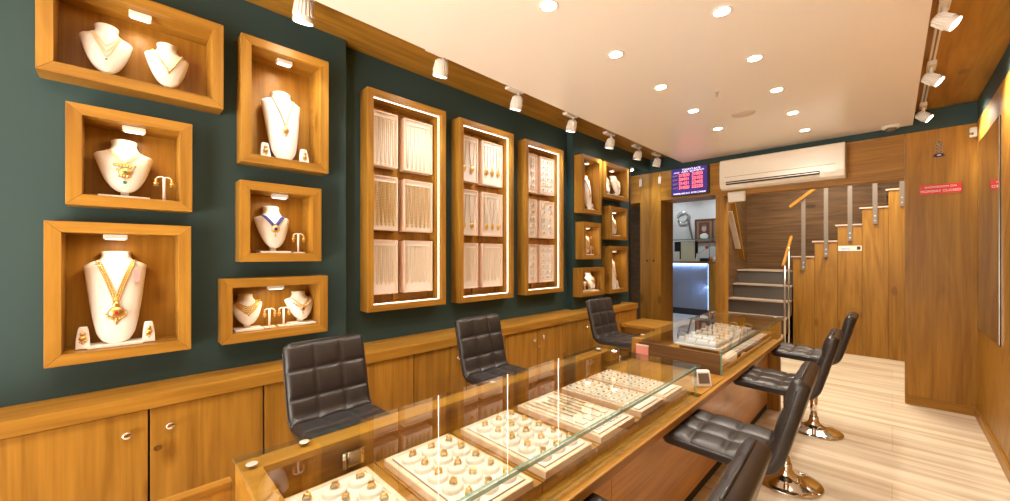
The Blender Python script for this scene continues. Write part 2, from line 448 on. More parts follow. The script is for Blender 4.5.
# ---------------------------------------------------------------- jewellery
TALL = [(0, .10), (.015, .18), (.05, .245), (.12, .305), (.25, .355), (.45, .41), (.65, .455), (.80, .490), (.85, .495), (.872, .47), (.885, .38), (.90, .275), (.93, .24), (.97, .235), (.995, .25), (1., .22)]
ROUND = [(0, .05), (.015, .11), (.05, .18), (.12, .255), (.24, .335), (.38, .40), (.52, .45), (.65, .49), (.70, .50), (.735, .46), (.76, .37), (.785, .285), (.84, .235), (.92, .215), (.985, .24), (1., .21)]
def interp(tab, u):
    for (a, va), (b, vb) in zip(tab, tab[1:]):
        if u <= b: return va + (vb - va) * (u - a) / max(b - a, 1e-9)
    return tab[-1][1]
def bust_geo(W, H, kind):
    tab = TALL if kind == 'tall' else ROUND
    neck = .885 if kind == 'tall' else .76
    def sec(u):
        w = interp(tab, u) * W
        if u < neck: dd = (.10 + .20 * math.sin(PI * min(1, u / neck) * .62)) * W
        else:
            t = (u - neck) / (1 - neck); dd = (.10 + .20 * math.sin(PI * .62)) * W * (1 - .05 * t)
        x0 = .035 - .085 * u
        return w, dd, x0
    return sec, neck
def bust_mesh(W, H, kind):
    sec, neck = bust_geo(W, H, kind); mb = MB(); n = 28; rows = []
    us = sorted({i / 26 for i in range(27)} | {.01, .02, .99, neck, neck + .02})
    for u in us:
        w, dd, x0 = sec(u); r = []
        for i in range(n):
            t = 2 * PI * i / n; c, s_ = math.cos(t), math.sin(t)
            y = w * c
            if s_ >= 0: x = x0 + dd * s_ ** .9
            else: x = x0 + (dd * .25 if u < neck else dd * .55) * s_
            r.append(mb.bm.verts.new((x, y, u * H)))
        rows.append(r)
    for a, b in zip(rows, rows[1:]):
        for i in range(n):
            f = mb.bm.faces.new([a[i], a[(i + 1) % n], b[(i + 1) % n], b[i]]); f.smooth = True
    mb.bm.faces.new(rows[0][::-1]); mb.bm.faces.new(rows[-1])
    return mb
def surf_x(sec, H, y, z):
    w, dd, x0 = sec(max(0, min(1, z / H)))
    q = max(0, 1 - (y / w) ** 2)
    return x0 + dd * math.sqrt(q) ** .9
def neck_curve(sec, H, W, top, bot, half, power, off=.004, n=34):
    pts = []
    for i in range(n + 1):
        t = -1 + 2 * i / n
        y = half * t; z = bot + (top - bot) * abs(t) ** power
        pts.append(Vector((surf_x(sec, H, y, z) + off, y, z)))
    return pts
def strand(mb, pts, r, bead, m):
    mb.tube(pts, r, 5, m)
    if bead:
        L = 0; last = None
        for p in pts:
            if last is None or (p - last).length >= bead * 1.9:
                mb.ball(p, bead, m, 1); last = p
def pendant_mb(p, s, style, m=GOLD):
    mb = MB(); x, y, z = p
    if style == 'disc':
        mb.ball((x + .002, y, z - s * .1), s * .30, m, 2, (.4, 1, 1))
        mb.ball((x + .003, y, z - s * .85), s * .62, m, 2, (.35, 1, .95))
        mb.ball((x + .008, y, z - s * .85), s * .25, RED if s > .03 else m, 2, (.5, 1, 1))
        for k in range(9):
            a = PI + PI * (k + .5) / 9
            mb.ball((x + .003, y + s * .72 * math.cos(a), z - s * .85 + s * .68 * math.sin(a)), s * .12, m, 1)
        mb.ball((x, y, z - s * 1.75), s * .17, m, 1); mb.ball((x, y, z - s * 2.0), s * .10, m, 1)
    elif style == 'fan':
        for r_ in range(3):
            for k in range(7 - 2 * r_):
                mb.ball((x + .003, y + (k - (6 - 2 * r_) / 2) * s * .25, z - s * (.1 + r_ * .55)), s * .2, m, 1, (.6, 1, 1.1))
        mb.ball((x + .003, y, z - s * .8), s * .5, m, 2, (.4, 1.1, .9)); mb.ball((x + .01, y, z - s * .8), s * .17, GREEN, 1)
        for k in range(5): mb.ball((x + .002, y + (k - 2) * s * .22, z - s * (1.55 - .12 * abs(k - 2))), s * .11, m, 1)
        mb.ball((x, y, z - s * 1.95), s * .2, GREEN, 1)
    elif style == 'heart':
        mb.ball((x + .002, y, z), s * .28, m, 1); mb.ball((x + .003, y, z - s * .7), s * .62, m, 2, (.35, 1, .85))
        mb.ball((x, y, z - s * 1.55), s * .16, m, 1)
    elif style == 'medal':
        mb.ball((x + .003, y, z - s * .5), s * .6, m, 2, (.35, 1, 1)); mb.ball((x + .009, y, z - s * .5), s * .28, BLUE, 2, (.5, 1, 1))
        for k in range(12):
            a = 2 * PI * k / 12; mb.ball((x + .003, y + s * .62 * math.cos(a), z - s * .5 + s * .62 * math.sin(a)), s * .12, m, 1)
        mb.ball((x, y, z - s * 1.45), s * .13, m, 1); mb.ball((x, y, z - s * 1.7), s * .16, m, 1)
    else:
        mb.ball((x + .002, y, z - s * .3), s * .4, m, 1, (.5, 1, 1))
    return mb

def place_set(by, bz, W, H, kind, label, nl_label, style, bx=-2.59, scale=1., plinth=True, grp='white jewellery busts'):
    """white bust and, as a thing of its own, the necklace on it"""
    sec, neck = bust_geo(W, H, kind)
    r = thing('necklace_bust', label, 'bust', (bx, by, bz), grp)
    up = .030 if kind == 'round' else .012
    if kind == 'round': H *= .93
    M = Matrix.Translation((bx, by, bz + up))
    bust_mesh(W, H, kind).build('bust_form', VELVET, r, M=M)
    B(bx - .03, bx + .075, by - W * .42, by + W * .42, bz + .0005, bz + .012, bev=.002).build('plinth', VELVET, r)
    if kind == 'round': B(bx - .02, bx + .012, by - .014, by + .014, bz + .012, bz + .06).build('support', VELVET, r)
    cz = neck
    nk = thing('necklace', nl_label, 'necklace', (bx, by, bz + up), 'necklaces on the busts')
    half = W * (.26 if kind == 'tall' else .22); top = H * (cz + .02)
    ch = MB()
    if style == 'layered':
        for b, hf in ((.50, .26), (.38, .28), (.27, .30)): strand(ch, neck_curve(sec, H, W, top, H * b, W * hf, 1.25), .0015, .0028, GOLDL)
        ch.build('chain', GOLDL, nk, M=M)
        p = Vector((surf_x(sec, H, 0, H * .26) + .006, 0, H * .24)); pendant_mb(p, .010, 'drop', BLACK).build('pendant', GOLD, nk, M=M)
    elif style == 'curb':
        strand(ch, neck_curve(sec, H, W, top, H * .30, W * .34, 1.15), .0028, .0056, GOLDL); ch.build('chain', GOLDL, nk, M=M)
        p = Vector((surf_x(sec, H, 0, H * .29) + .006, 0, H * .30)); pendant_mb(p, .016, 'drop').build('pendant', GOLD, nk, M=M)
    elif style == 'fan':
        for o in (-.006, 0, .006): strand(ch, [q + Vector((0, o * (1 if q.y > 0 else -1), 0)) for q in neck_curve(sec, H, W, top, H * .50, W * .27, .9)], .0016, .0022, GOLDL)
        ch.build('chain', GOLDL, nk, M=M)
        p = Vector((surf_x(sec, H, 0, H * .45) + .006, 0, H * .50)); pendant_mb(p, .042, 'fan').build('pendant', GOLD, nk, M=M)
    elif style == 'rani':
        for o in (-.007, 0, .007): strand(ch, [q + Vector((0, o * (1 if q.y > 0 else -1), 0)) for q in neck_curve(sec, H, W, top, H * .42, W * .28, .8)], .0022, .0042, GOLD)
        ch.build('chain', GOLD, nk, M=M)
        p = Vector((surf_x(sec, H, 0, H * .38) + .006, 0, H * .43)); pendant_mb(p, .046, 'disc').build('pendant', GOLD, nk, M=M)
        pk = MB().box(.045, .047, W * .27, W * .27 + .020, H * .66, H * .80); pk.build('price_tag', PINK, nk, M=M)
    elif style == 'long':
        strand(ch, neck_curve(sec, H, W, top, H * .46, W * .29, .85), .0026, .0048, GOLD); ch.build('chain', GOLD, nk, M=M)
        p = Vector((surf_x(sec, H, 0, H * .42) + .006, 0, H * .46)); pendant_mb(p, .032, 'heart').build('pendant', GOLD, nk, M=M)
    elif style == 'blue':
        for o in (-.009, -.003, .003, .009): strand(ch, [q + Vector((0, o * (1 if q.y > 0 else -1), 0)) for q in neck_curve(sec, H, W, top, H * .50, W * .28, 1.0)], .002, .003, BLUE)
        ch.build('chain', BLUE, nk, M=M)
        p = Vector((surf_x(sec, H, 0, H * .42) + .006, 0, H * .52)); pendant_mb(p, .034, 'medal').build('pendant', GOLD, nk, M=M)
    elif style == 'choker':
        for b in (.60, .54, .48, .42, .37): strand(ch, neck_curve(sec, H, W, top, H * b, W * (.30 + (.6 - b) * .6), 1.6), .0025, .0044, GOLD)
        ch.build('collar', GOLD, nk, M=M)
        p = Vector((surf_x(sec, H, 0, H * .33) + .005, 0, H * .36)); pendant_mb(p, .014, 'drop').build('pendant', GOLD, nk, M=M)
    elif style == 'bib':
        strand(ch, neck_curve(sec, H, W, top, H * .50, W * .30, 1.2), .0025, .004, GOLD)
        for k in range(9):
            y = (k - 4) * W * .07; z = H * (.50 + .018 * abs(k - 4) ** 1.5)
            ch.ball((surf_x(sec, H, y, z - .008) + .005, y, z - .008), .007, GOLD, 1)
        ch.build('chain', GOLD, nk, M=M)
        p = Vector((surf_x(sec, H, 0, H * .40) + .006, 0, H * .48)); pendant_mb(p, .026, 'medal').build('pendant', GOLD, nk, M=M)
    return r

def earring_mb(s, x=0, y=0, z=0, gem=None, m=GOLD):
    mb = MB()
    mb.tube([(x, y, z), (x + .003, y, z + .004), (x + .004, y, z - .004)], .0008, 4, m)
    mb.ball((x + .004, y, z - s * .15), s * .2, m, 1, (.6, 1, 1))
    mb.ball((x + .004, y, z - s * .52), s * .26, m, 2, (.6, 1, .8))
    for k in (-1, 0, 1): mb.ball((x + .004, y + k * s * .16, z - s * .8), s * .08, m, 1)
    mb.ball((x + .004, y, z - s * .95), s * .11, gem or m, 1)
    return mb
def earring_stand(y, z, h, lab, where, gem=None, bx=-2.56):
    r = thing('earring_stand', lab, 'earring stand', (bx, y, z), 'white earring stands in the niches')
    st = MB(); st.cyl((bx, y, z + .008), (bx, y, z + h * .93), .006, n=12)
    arm = [(bx, y + t * h * .23, z + h * (.93 + .04 * math.sin(PI * abs(t)) - .06 * t * t)) for t in [i / 6 - 1 for i in range(13)]]
    st.tube(arm, .0035, 6); st.build('stand_post', VELVET, r)
    B(bx - .022, bx + .022, y - h * .25, y + h * .25, z + .0005, z + .008, bev=.002).build('foot_plate', VELVET, r)
    for k, side in ((-1, 'left'), (1, 'right')):
        e = earring_mb(h * .31, gem=gem)
        o = e.build('earring', GOLD, loc=(0, 0, 0)); o.location = (bx + .005, y + k * h * .23, z + h * .86)
        tag(o, 'gold drop earring, %s arm of stand, %s' % (side, where), 'earring', 'earrings on the stands')
def earring_pad(y, z, w, h, where, bx=-2.545):
    r = thing('earring_pad', 'white earring pad ' + where, 'earring pad', (bx, y, z), 'white earring pads')
    mb = MB()
    prof = [(0, .45), (.5, .40), (.85, .32), (1, .25)]
    rows = []
    for u, ww in prof:
        rows.append([mb.bm.verts.new((bx + dx - .02 * u, y + dy * ww * w * 2 / 2, z + .002 + u * h)) for dx, dy in ((-.012, -1), (.010, -1), (.014, 0), (.010, 1), (-.012, 1))])
    for a, b in zip(rows, rows[1:]):
        for i in range(5): mb.bm.faces.new([a[i], a[(i + 1) % 5], b[(i + 1) % 5], b[i]])
    mb.bm.faces.new(rows[0][::-1]); mb.bm.faces.new(rows[-1]); mb.build('pad_form', VELVET, r, bev=.003)
    o = earring_mb(h * .55).build('earring', GOLD); o.location = (bx + .004, y, z + h * .80)
    tag(o, 'gold earring on the pad ' + where, 'earring', 'earrings on the pads')

def fl(n): return boxes[n][2] + FW
# first niche
place_set(-.045, fl('n1'), .178, .262, 'round', 'white bust with layered chains, left of the two in the top left niche', 'three-strand fine gold necklace on the left bust of the top left niche', 'layered')
place_set(.170, fl('n1'), .172, .255, 'round', 'white bust with a thick chain, right of the two in the top left niche', 'thick gold curb chain necklace on the right bust of the top left niche', 'curb')
place_set(.015, fl('n2'), .205, .275, 'round', 'white bust in the middle niche of the left column, beside an earring stand', 'pale gold necklace with fan pendant and green gem drop', 'fan')
earring_stand(.155, fl('n2'), .130, 'white T-shaped earring stand beside the green-gem necklace bust', 'beside the green-gem necklace', GREEN)
place_set(-.013, fl('n3'), .215, .425, 'tall', 'tallest white bust, in the large lower left niche', 'heavy gold necklace with a round medallion pendant and pink price tag', 'rani')
earring_pad(-.118, fl('n3'), .052, .095, 'left of the tall bust in the large lower left niche')
earring_pad(.098, fl('n3'), .052, .095, 'right of the tall bust in the large lower left niche')
place_set(.692, fl('n4'), .215, .415, 'tall', 'tall white bust in the top niche of the second column', 'long gold bead necklace with a heart-shaped gold pendant', 'long')
earring_pad(.592, fl('n4'), .06, .095, 'at the left in the top niche of the second column')
earring_pad(.800, fl('n4'), .06, .095, 'at the right in the top niche of the second column')
place_set(.640, fl('n5'), .185, .265, 'round', 'white bust wearing blue beads, in the middle niche of the second column', 'blue bead necklace with a round gold medallion', 'blue')
earring_stand(.770, fl('n5'), .125, 'white T-shaped earring stand beside the blue bead necklace bust', 'beside the blue bead necklace')
place_set(.510, fl('n6'), .160, .180, 'round', 'white bust with a wide gold collar, left in the wide low niche', 'wide gold collar necklace on the left bust of the wide low niche', 'choker')
place_set(.790, fl('n6'), .165, .180, 'round', 'white bust with a gold bib necklace, right in the wide low niche', 'gold bib necklace with round pendant on the right bust of the wide low niche', 'bib')
earring_stand(.615, fl('n6'), .115, 'white earring stand in the wide low niche, left of its pair', 'left one in the wide low niche')
earring_stand(.690, fl('n6'), .115, 'white earring stand in the wide low niche, right of its pair', 'right one in the wide low niche')
# far cluster
place_set(3.92, fl('c1'), .19, .40, 'tall', 'tall white bust in the top left niche of the far cluster', 'gold necklace in the top left niche of the far cluster', 'long', bx=-2.565)
earring_pad(3.80, fl('c1'), .055, .09, 'left in the top left niche of the far cluster')
earring_pad(4.035, fl('c1'), .055, .09, 'right in the top left niche of the far cluster')
place_set(4.36, fl('c2'), .17, .26, 'round', 'white bust, left of the two in the top right niche of the far cluster', 'gold necklace on the left bust of the top right far niche', 'long', bx=-2.565)
place_set(4.60, fl('c2'), .20, .27, 'round', 'white bust, right of the two in the top right niche of the far cluster', 'gold necklace on the right bust of the top right far niche', 'curb', bx=-2.565)
place_set(3.89, fl('c3'), .18, .26, 'round', 'white bust in the middle left niche of the far cluster', 'gold necklace in the middle left niche of the far cluster', 'rani', bx=-2.565)
earring_stand(4.015, fl('c3'), .11, 'white earring stand in the middle left niche of the far cluster', 'in the middle left far niche')
place_set(4.51, fl('c4'), .19, .26, 'round', 'white bust in the middle right niche of the far cluster', 'gold necklace in the middle right niche of the far cluster', 'long', bx=-2.565)
place_set(4.01, fl('c5'), .17, .19, 'round', 'white bust in the low bottom left niche of the far cluster', 'gold necklace in the bottom left niche of the far cluster', 'bib', bx=-2.565)
earring_stand(3.80, fl('c5'), .14, 'white earring stand in the bottom left far niche, nearer the camera', 'in the bottom left far niche, nearer the camera')
earring_stand(3.885, fl('c5'), .12, 'white earring stand in the bottom left far niche, beside the bust', 'in the bottom left far niche, beside the bust')
place_set(4.50, fl('c6'), .20, .38, 'tall', 'tall white bust in the bottom right niche of the far cluster', 'gold necklace in the bottom right niche of the far cluster', 'long', bx=-2.565)
earring_pad(4.63, fl('c6'), .06, .10, 'right of the tall bust in the bottom right far niche')

# tall wall cases with display boards
TL = {'t1': 'tall wooden wall case with lit edge, nearest of three, gold chains inside',
      't2': 'tall wooden wall case with lit edge, middle of three, pendant necklaces inside',
      't3': 'tall wooden wall case with lit edge, farthest of three, rings inside'}
CASE = {'t1': 'nearest', 't2': 'middle', 't3': 'farthest'}
ROWN = ['top', 'middle', 'bottom']
def chain_mesh(h, w, bead, pend, m=GOLD):
    mb = MB(); pts = []
    n = 12
    for i in range(n + 1):
        t = i / n; pts.append((0, -w / 2 + w * .3 * t * t, -h * t))
    mb.tube(pts, .0020, 4, m); mb.tube([(p[0], -p[1], p[2]) for p in pts], .0020, 4, m)
    if bead:
        for i in range(0, 26):
            t = i / 26
            for sg in (-1, 1): mb.ball((0, sg * (-w / 2 + w * .3 * t * t), -h * t), bead, m, 1)
    yb = w * .2
    mb.tube([(0, yb * math.cos(a), -h - yb * math.sin(a)) for a in [PI * k / 6 for k in range(7)]], .0016, 4, m)
    if pend:
        mb.ball((.003, 0, -h - yb - pend * .8), pend * 1.15, m, 2, (.4, 1, 1.2)); mb.ball((.003, 0, -h - yb - pend * 2.1), pend * .45, m, 1)
    mb.ball((.001, 0, .003), .004, WHITE, 1)
    return mb
for n in ('t1', 't2', 't3'):
    y0, y1, z0, z1 = boxes[n]
    root = thing('wall_case', TL[n], 'wall case', (XB, (y0 + y1) / 2, z0), 'tall lit wall cases')
    wood_box(root, y0, y1, z0, z1, XF['t'], XB, -2.735, .046)
    # led strips just behind the front lip on top, far side and bottom
    xs = XF['t'] - .036
    a0, a1, b0, b1 = y0 + .046, y1 - .046, z0 + .046, z1 - .046
    B(xs - .003, xs + .003, a0, a1, b1 - .0035, b1 - .0005).build('led_strip', LEDS, root)
    B(xs - .003, xs + .003, a0, a1, b0 + .0005, b0 + .0035).build('led_strip', LEDS, root)
    B(xs - .003, xs + .003, a1 - .0035, a1 - .0005, b0 + .007, b1 - .007).build('led_strip', LEDS, root)
    B(xs - .003, xs + .003, a0 + .0005, a0 + .0035, b0 + .007, b1 - .007).build('led_strip', LEDS, root)
    # wooden divider grid
    zr = [(1.215 + i * .47) for i in range(3)]
    base = z0 - 1.106
    gd = MB()
    ym = y0 + .308
    gd.box(-2.735, -2.715, ym - .022, ym + .022, b0, b1)
    for i in (0, 1): gd.box(-2.735, -2.716, a0, a1, zr[i] + .405 + base, zr[i] + .455 + base)
    gd.build('divider', WZ, root)
    for c in range(2):
        yy0, yy1 = (y0 + .058, y0 + .281) if c == 0 else (y0 + .335, y0 + .590)
        if n == 't3': yy1 -= .02 if c else 0
        for r in range(3):
            zz0 = zr[2 - r] + base; zz1 = zz0 + .400
            where = '%s %s board' % (ROWN[r], 'left' if c == 0 else 'right')
            bd = thing('display_board', 'cream display board, %s %s in the %s tall wall case' % (ROWN[r], 'left' if c == 0 else 'right', CASE[n]), 'display board', (-2.71, (yy0 + yy1) / 2, zz0), 'cream boards in the tall wall cases')
            fr = MB(); mitred_frame(fr, yy0, yy1, zz0, zz1, -2.632, -2.712, .010); fr.build('board_frame', BEIGE, bd)
            B(-2.712, -2.648, yy0 + .010, yy1 - .010, zz0 + .010, zz1 - .010).build('velvet_panel', CREAM, bd)
            xq = -2.645
            if n == 't1' or (n == 't2' and r == 2):
                k_ = 6 if n == 't1' else 5
                w_ = (yy1 - yy0 - .03) / k_
                h_ = {0: .33, 1: .30, 2: .27}[r] if n == 't1' else .28
                nb = MB(); nb.box(-2.648, -2.641, yy0 + .014, yy1 - .014, zz1 - .042, zz1 - .030, bev=.002); nb.build('hanging_bar', VELVET, bd)
                proto = None
                for q in range(k_):
                    lab = 'slim gold chain, %s from left, %s, %s tall case' % (ORD[q], where, CASE[n])
                    loc = (xq + .003, yy0 + .015 + w_ * (q + .5), zz1 - .045)
                    if proto is None:
                        thick = (n == 't1' and r == 1)
                        proto = chain_mesh(h_, w_ * .62, .0062 if thick else .0032, .008 if r != 2 else .005, GOLD if thick else GOLDL).build('gold_chain'); proto.location = loc
                        tag(proto, lab, 'chain', 'gold chains in the tall wall cases')
                    else: dup(proto, loc, 0, lab)
            elif n == 't2':
                k_ = 2 if c == 0 else 3
                w_ = (yy1 - yy0 - .03) / k_
                nb = MB(); nb.box(-2.648, -2.641, yy0 + .014, yy1 - .014, zz1 - .042, zz1 - .030, bev=.002); nb.build('hanging_bar', VELVET, bd)
                proto = None
                for q in range(k_):
                    lab = 'gold pendant necklace, %s from left, %s, %s tall case' % (ORD[q], where, CASE[n])
                    loc = (xq + .003, yy0 + .015 + w_ * (q + .5), zz1 - .045)
                    if proto is None:
                        proto = chain_mesh(.21 + .03 * r, w_ * .6, .0044, .021).build('pendant_necklace'); proto.location = loc
                        tag(proto, lab, 'necklace', 'pendant necklaces in the middle tall case')
                    else: dup(proto, loc, 0, lab)
            else:
                nc, nr = (2, 5) if c == 0 else (3, 6)
                if r == 1: nc, nr = 2, 5
                proto = None
                for i in range(nr):
                    for j in range(nc):
                        yq = yy0 + .01 + (yy1 - yy0 - .02) * (j + .5) / nc; zq = zz1 - .02 - (zz1 - zz0 - .04) * (i + .5) / nr
                        pd = MB(); pd.box(-2.648, -2.636, yq - .027, yq + .027, zq - .020, zq + .020, bev=.004)
                        pd.build('item_pad', VELVET, bd)
                        s_ = .017 if r == 1 else .012
                        lab = 'gold ring, row %s, column %s of the %s, farthest tall case' % (['one', 'two', 'three', 'four', 'five', 'six'][i], ['one', 'two', 'three'][j], where)
                        if proto is None:
                            g_ = MB(); g_.tube([(0, s_ * .8 * math.cos(a), s_ * .8 * math.sin(a)) for a in [2 * PI * q / 12 for q in range(12)]], .0026, 6, GOLD, closed=True)
                            g_.ball((.003, 0, s_ * .4), s_ * .5, GOLD, 1, (.6, 1.2, 1))
                            proto = g_.build('ring'); proto.location = (-2.632, yq, zq); tag(proto, lab, 'ring', 'rings in the farthest tall wall case')
                        else: dup(proto, (-2.632, yq, zq), 0, lab)

# ------------------------------------------------------------------ wall cabinets
seams = [-1.60, -1.15, -.76, -.36, .092, .542, 1.0, 1.457, 1.93, 2.36, 2.79, 3.232, 3.736, 4.25, 4.795]
CX = -2.365
knobs_y = {(-.36, .092): .02, (.092, .542): .163, (1.457, 1.93): 1.841, (2.36, 2.79): 2.73, (2.79, 3.232): 2.866, (3.232, 3.736): 3.613, (3.736, 4.25): 3.86}
keys_y = {(.092, .542): (.121, .625), (2.79, 3.232): (2.817, .632), (3.736, 4.25): (3.81, .62)}
cdesc = ['first', 'second', 'third', 'fourth', 'fifth', 'sixth', 'seventh', 'eighth', 'ninth', 'tenth', 'eleventh', 'twelfth', 'thirteenth', 'fourteenth']
clab = {4: 'at the photo\'s left edge, silver knob on its right', 5: 'below the large lower left niche, with knob and keyhole',
        6: 'behind the nearest black chair', 7: 'between the nearest and the middle black staff chair', 8: 'just behind the middle black staff chair',
        9: 'right of the middle staff chair, knob at its right edge', 10: 'right of the middle staff chair, with keyhole at its left edge',
        11: 'left of the farthest staff chair', 12: 'behind the farthest staff chair', 13: 'at the far end of the row, behind the low desk'}
for i, (a, b) in enumerate(zip(seams, seams[1:])):
    lab = 'low oak wall cabinet ' + clab.get(i + 1 - 0, 'in the row before the first niche, %s of the row' % cdesc[i]) if (i + 1) in clab else 'low oak wall cabinet left of the photo, %s from the shop front' % cdesc[i]
    r = thing('wall_cabinet', lab, 'cabinet', (CX, (a + b) / 2, 0), 'low cabinets along the green wall')
    xb_ = XA if b <= 1.07 else (XB if b <= 3.66 else XC)
    B(XA + .004, CX - .020, a + .0015, b - .0015, 0.0, .81).build('cabinet_body', DARK, r)
    d = B(CX - .018, CX, a + .004, b - .004, .07, .806, bev=.002).build('door', WZ, r)
    B(CX - .03, CX - .015, a + .002, b - .002, 0, .065).build('toe_kick', DARK, r)
    if (a, b) in knobs_y:
        ky = knobs_y[(a, b)]
        MB().lathe([(0, .026), (.013, .026), (.017, .021), (.013, .014), (.006, .010), (.006, 0), (.010, 0), (0, 0)][::-1], (CX, ky, .716), (1, 0, 0), 18).build('knob', CHROME, d)
    if (a, b) in keys_y:
        ky, kz = keys_y[(a, b)]
        MB().cyl((CX, ky, kz), (CX + .005, ky, kz), .013, n=16).build('keyhole', CHROME, d)
wt = MB().box(-2.66, CX + .022, -1.62, 4.80, .815, .878)
wt = thing('cabinet_worktop', 'long oak worktop running over all the low wall cabinets', 'worktop', (CX, 1.6, .815))
B(XA + .003, CX + .022, -1.69, 4.80, .813, .878, bev=.004).build('top_board', WY, wt)
MB().box(XB + .001, XA + .003, 1.075, 3.655, .813, .878).build('infill_board', WY, wt)
tel = thing('desk_phone', 'small black handset lying on the far end of the oak worktop', 'phone', (-2.50, 4.45, .878))
B(-2.54, -2.46, 4.36, 4.56, .879, .905, bev=.01).build('phone_body', BLACK, tel)
B(-2.525, -2.475, 4.37, 4.55, .905, .925, bev=.009).build('receiver', BLACK, tel)
# low desk crossing from the cabinets to the counter
dk = thing('low_desk', 'low oak desk top bridging wall cabinets and counter at the far end', 'desk', (-1.87, 4.65, 0))
B(CX + .002, -1.375, 4.36, 4.95, .625, .66, bev=.003).build('desk_top', WX, dk)
B(CX + .004, -1.38, 4.80, 4.83, .0, .624).build('modesty_panel', WX, dk)
B(CX + .03, -1.40, 4.42, 4.44, .55, .624).build('apron', WX, dk)

# ------------------------------------------------------------------ counter
ct = thing('counter_base', 'long oak jewellery counter base with pale nosing and dark plinth', 'counter', (-1.05, 2.4, 0))
B(-1.365, -.86, .245, 1.509, .065, .70).build('front_panel', WBODY_LIT, ct)
B(-1.365, -.86, 1.513, 3.1, .065, .70).build('front_panel', WBODY_LIT, ct)
B(-1.365, -.86, 3.104, 4.48, .065, .70).build('front_panel', WBODY_LIT, ct)
B(-1.35, -.866, .26, 4.47, 0, .064).build('plinth', DARK, ct)
B(-1.366, -.733, .24, 4.30, .70, .722).build('gutter_board', WSTAIR, ct)
B(-.732, -.706, .24, 4.30, .705, .742, bev=.006).build('nosing', WY, ct)
B(-1.366, -.733, 2.25, 2.685, .722, .742).build('shelf_between_cases', WY, ct)
B(-1.37, -.76, 4.48, 4.53, 0, .742).build('end_panel', WZ, ct)
def glass_case(y0, y1, label, far=False):
    r = thing('glass_display_case', label, 'display case', (-1.05, (y0 + y1) / 2, .722), 'glass display cases on the counter')
    B(-1.366, -1.31, y0, y1, .7225, .868).build('back_wall', WY, r)
    rim = MB(); rim.box(-1.366, -1.285, y0, y1, .868, .888)
    if not far: rim.box(-1.285, -.769, y0, y0 + .052, .868, .888)
    else: rim.box(-1.285, -.769, y1 - .05, y1, .868, .888)
    rim.build('top_rim', WY, r)
    if not far: B(-1.309, -.769, y0, y0 + .05, .7225, .867).build('end_wall', WX, r)
    else: B(-1.309, -.769, y1 - .048, y1, .7225, .867).build('end_wall', WX, r)
    def pane(name, x0, x1, a, b, z0, z1, thin):
        mb = MB(); mb.mi(GLASS); mb.mi(GEDGE); mb.mi(GEDGE2); mb.box(x0, x1, a, b, z0, z1, GLASS)
        bmesh.ops.recalc_face_normals(mb.bm, faces=mb.bm.faces)
        ax = 'xyz'.index(thin)
        for f in mb.bm.faces:
            if abs(f.normal[ax]) < .5: f.material_index = 1 if (name == 'glass_top' and f.normal.x > .5) or (name == 'glass_front' and (f.normal.z > .5 or abs(f.normal.y) > .5)) or (name == 'glass_side' and f.normal.x > .5) else 2
        o = mb.build(name, None, r); return o
    pane('glass_top', -1.372, -.738, y0 - .004, y1 + .002, .8885, .9005, 'z')
    pane('glass_front', -.768, -.758, y0 + .002, y1 - .002, .7225, .888, 'x')
    if not far: pane('glass_side', -1.309, -.769, y1 - .012, y1 - .003, .7225, .8675, 'y')
    else: B(-1.309, -.769, y0 + .001, y0 + .022, .7225, .868).build('end_wall', WDX, r)  # shade on this oak end wall is painted in with a darker wood
    pts = [(-1.30, .268), (-1.335, .42), (-1.335, 1.25), (-1.335, 2.18)] if not far else [(-1.335, 2.80), (-1.335, 4.40), (-.80, 4.50)]
    for x, y in pts:
        MB().lathe([(0, .0018), (.013, .0018), (.015, .0008), (.015, 0), (0, 0)][::-1], (x, y, .9007), n=20).build('fixing_disc', DISC, r)
    return r
nc_ = glass_case(.24, 2.245, 'near glass-topped display case with ring trays inside')
fc_ = glass_case(2.69, 4.53, 'far glass-topped display case next to the white device', True)
# wooden drawer decks inside near case
decks = [(.292, .640), (.644, .972), (.976, 1.310), (1.314, 1.655), (1.659, 1.922), (1.926, 2.225)]
for a, b in decks: B(-1.305, -.803, a, b, .7225, .762, bev=.002).build('deck_board', WX, nc_)
for a, b in ((2.71, 3.36), (3.364, 3.78), (3.784, 4.475)): B(-1.305, -.803, a, b, .7225, .762, bev=.002).build('deck_board', WX, fc_)
lk = MB().box(-1.309, -1.303, .545, .595, .785, .835, bev=.003)
lk = B(-1.309, -1.302, .545, .605, .778, .835, bev=.004).build('lock_plate', CHROME, nc_)
B(-1.302, -1.299, .552, .592, .785, .825, bev=.001).build('lock_face', STEEL, lk)
B(-1.309, -1.296, .526, .540, .780, .838, bev=.004).build('lock_catch', CHROME, lk)

# trays
def tray(y0, y1, label, x0=-1.252, x1=-.802, zt=.790, grp='cream velvet trays under the counter glass'):
    r = thing('jewellery_tray', label, 'tray', ((x0 + x1) / 2, (y0 + y1) / 2, .762), grp)
    zb = .7625
    fr = MB(); fw = .018
    for q in (((x0, y0), (x1, y0), (x1 - fw, y0 + fw), (x0 + fw, y0 + fw)), ((x0, y1), (x0 + fw, y1 - fw), (x1 - fw, y1 - fw), (x1, y1)),
              ((x0, y0), (x0 + fw, y0 + fw), (x0 + fw, y1 - fw), (x0, y1)), ((x1, y0), (x1, y1), (x1 - fw, y1 - fw), (x1 - fw, y0 + fw))):
        fr.prism(q, 'Z', zb, zt)
    fr.build('tray_rim', BEIGE, r, bev=.003)
    B(x0 + fw + .0005, x1 - fw - .0005, y0 + fw + .0005, y1 - fw - .0005, zb, zt - .004).build('tray_base', PHOTOBG, r)
    B(x0 + fw + .004, x1 - fw - .004, y0 + fw + .004, y1 - fw - .004, zt - .004, zt + .0015, bev=.002).build('velvet_insert', CREAM, r)
    return r
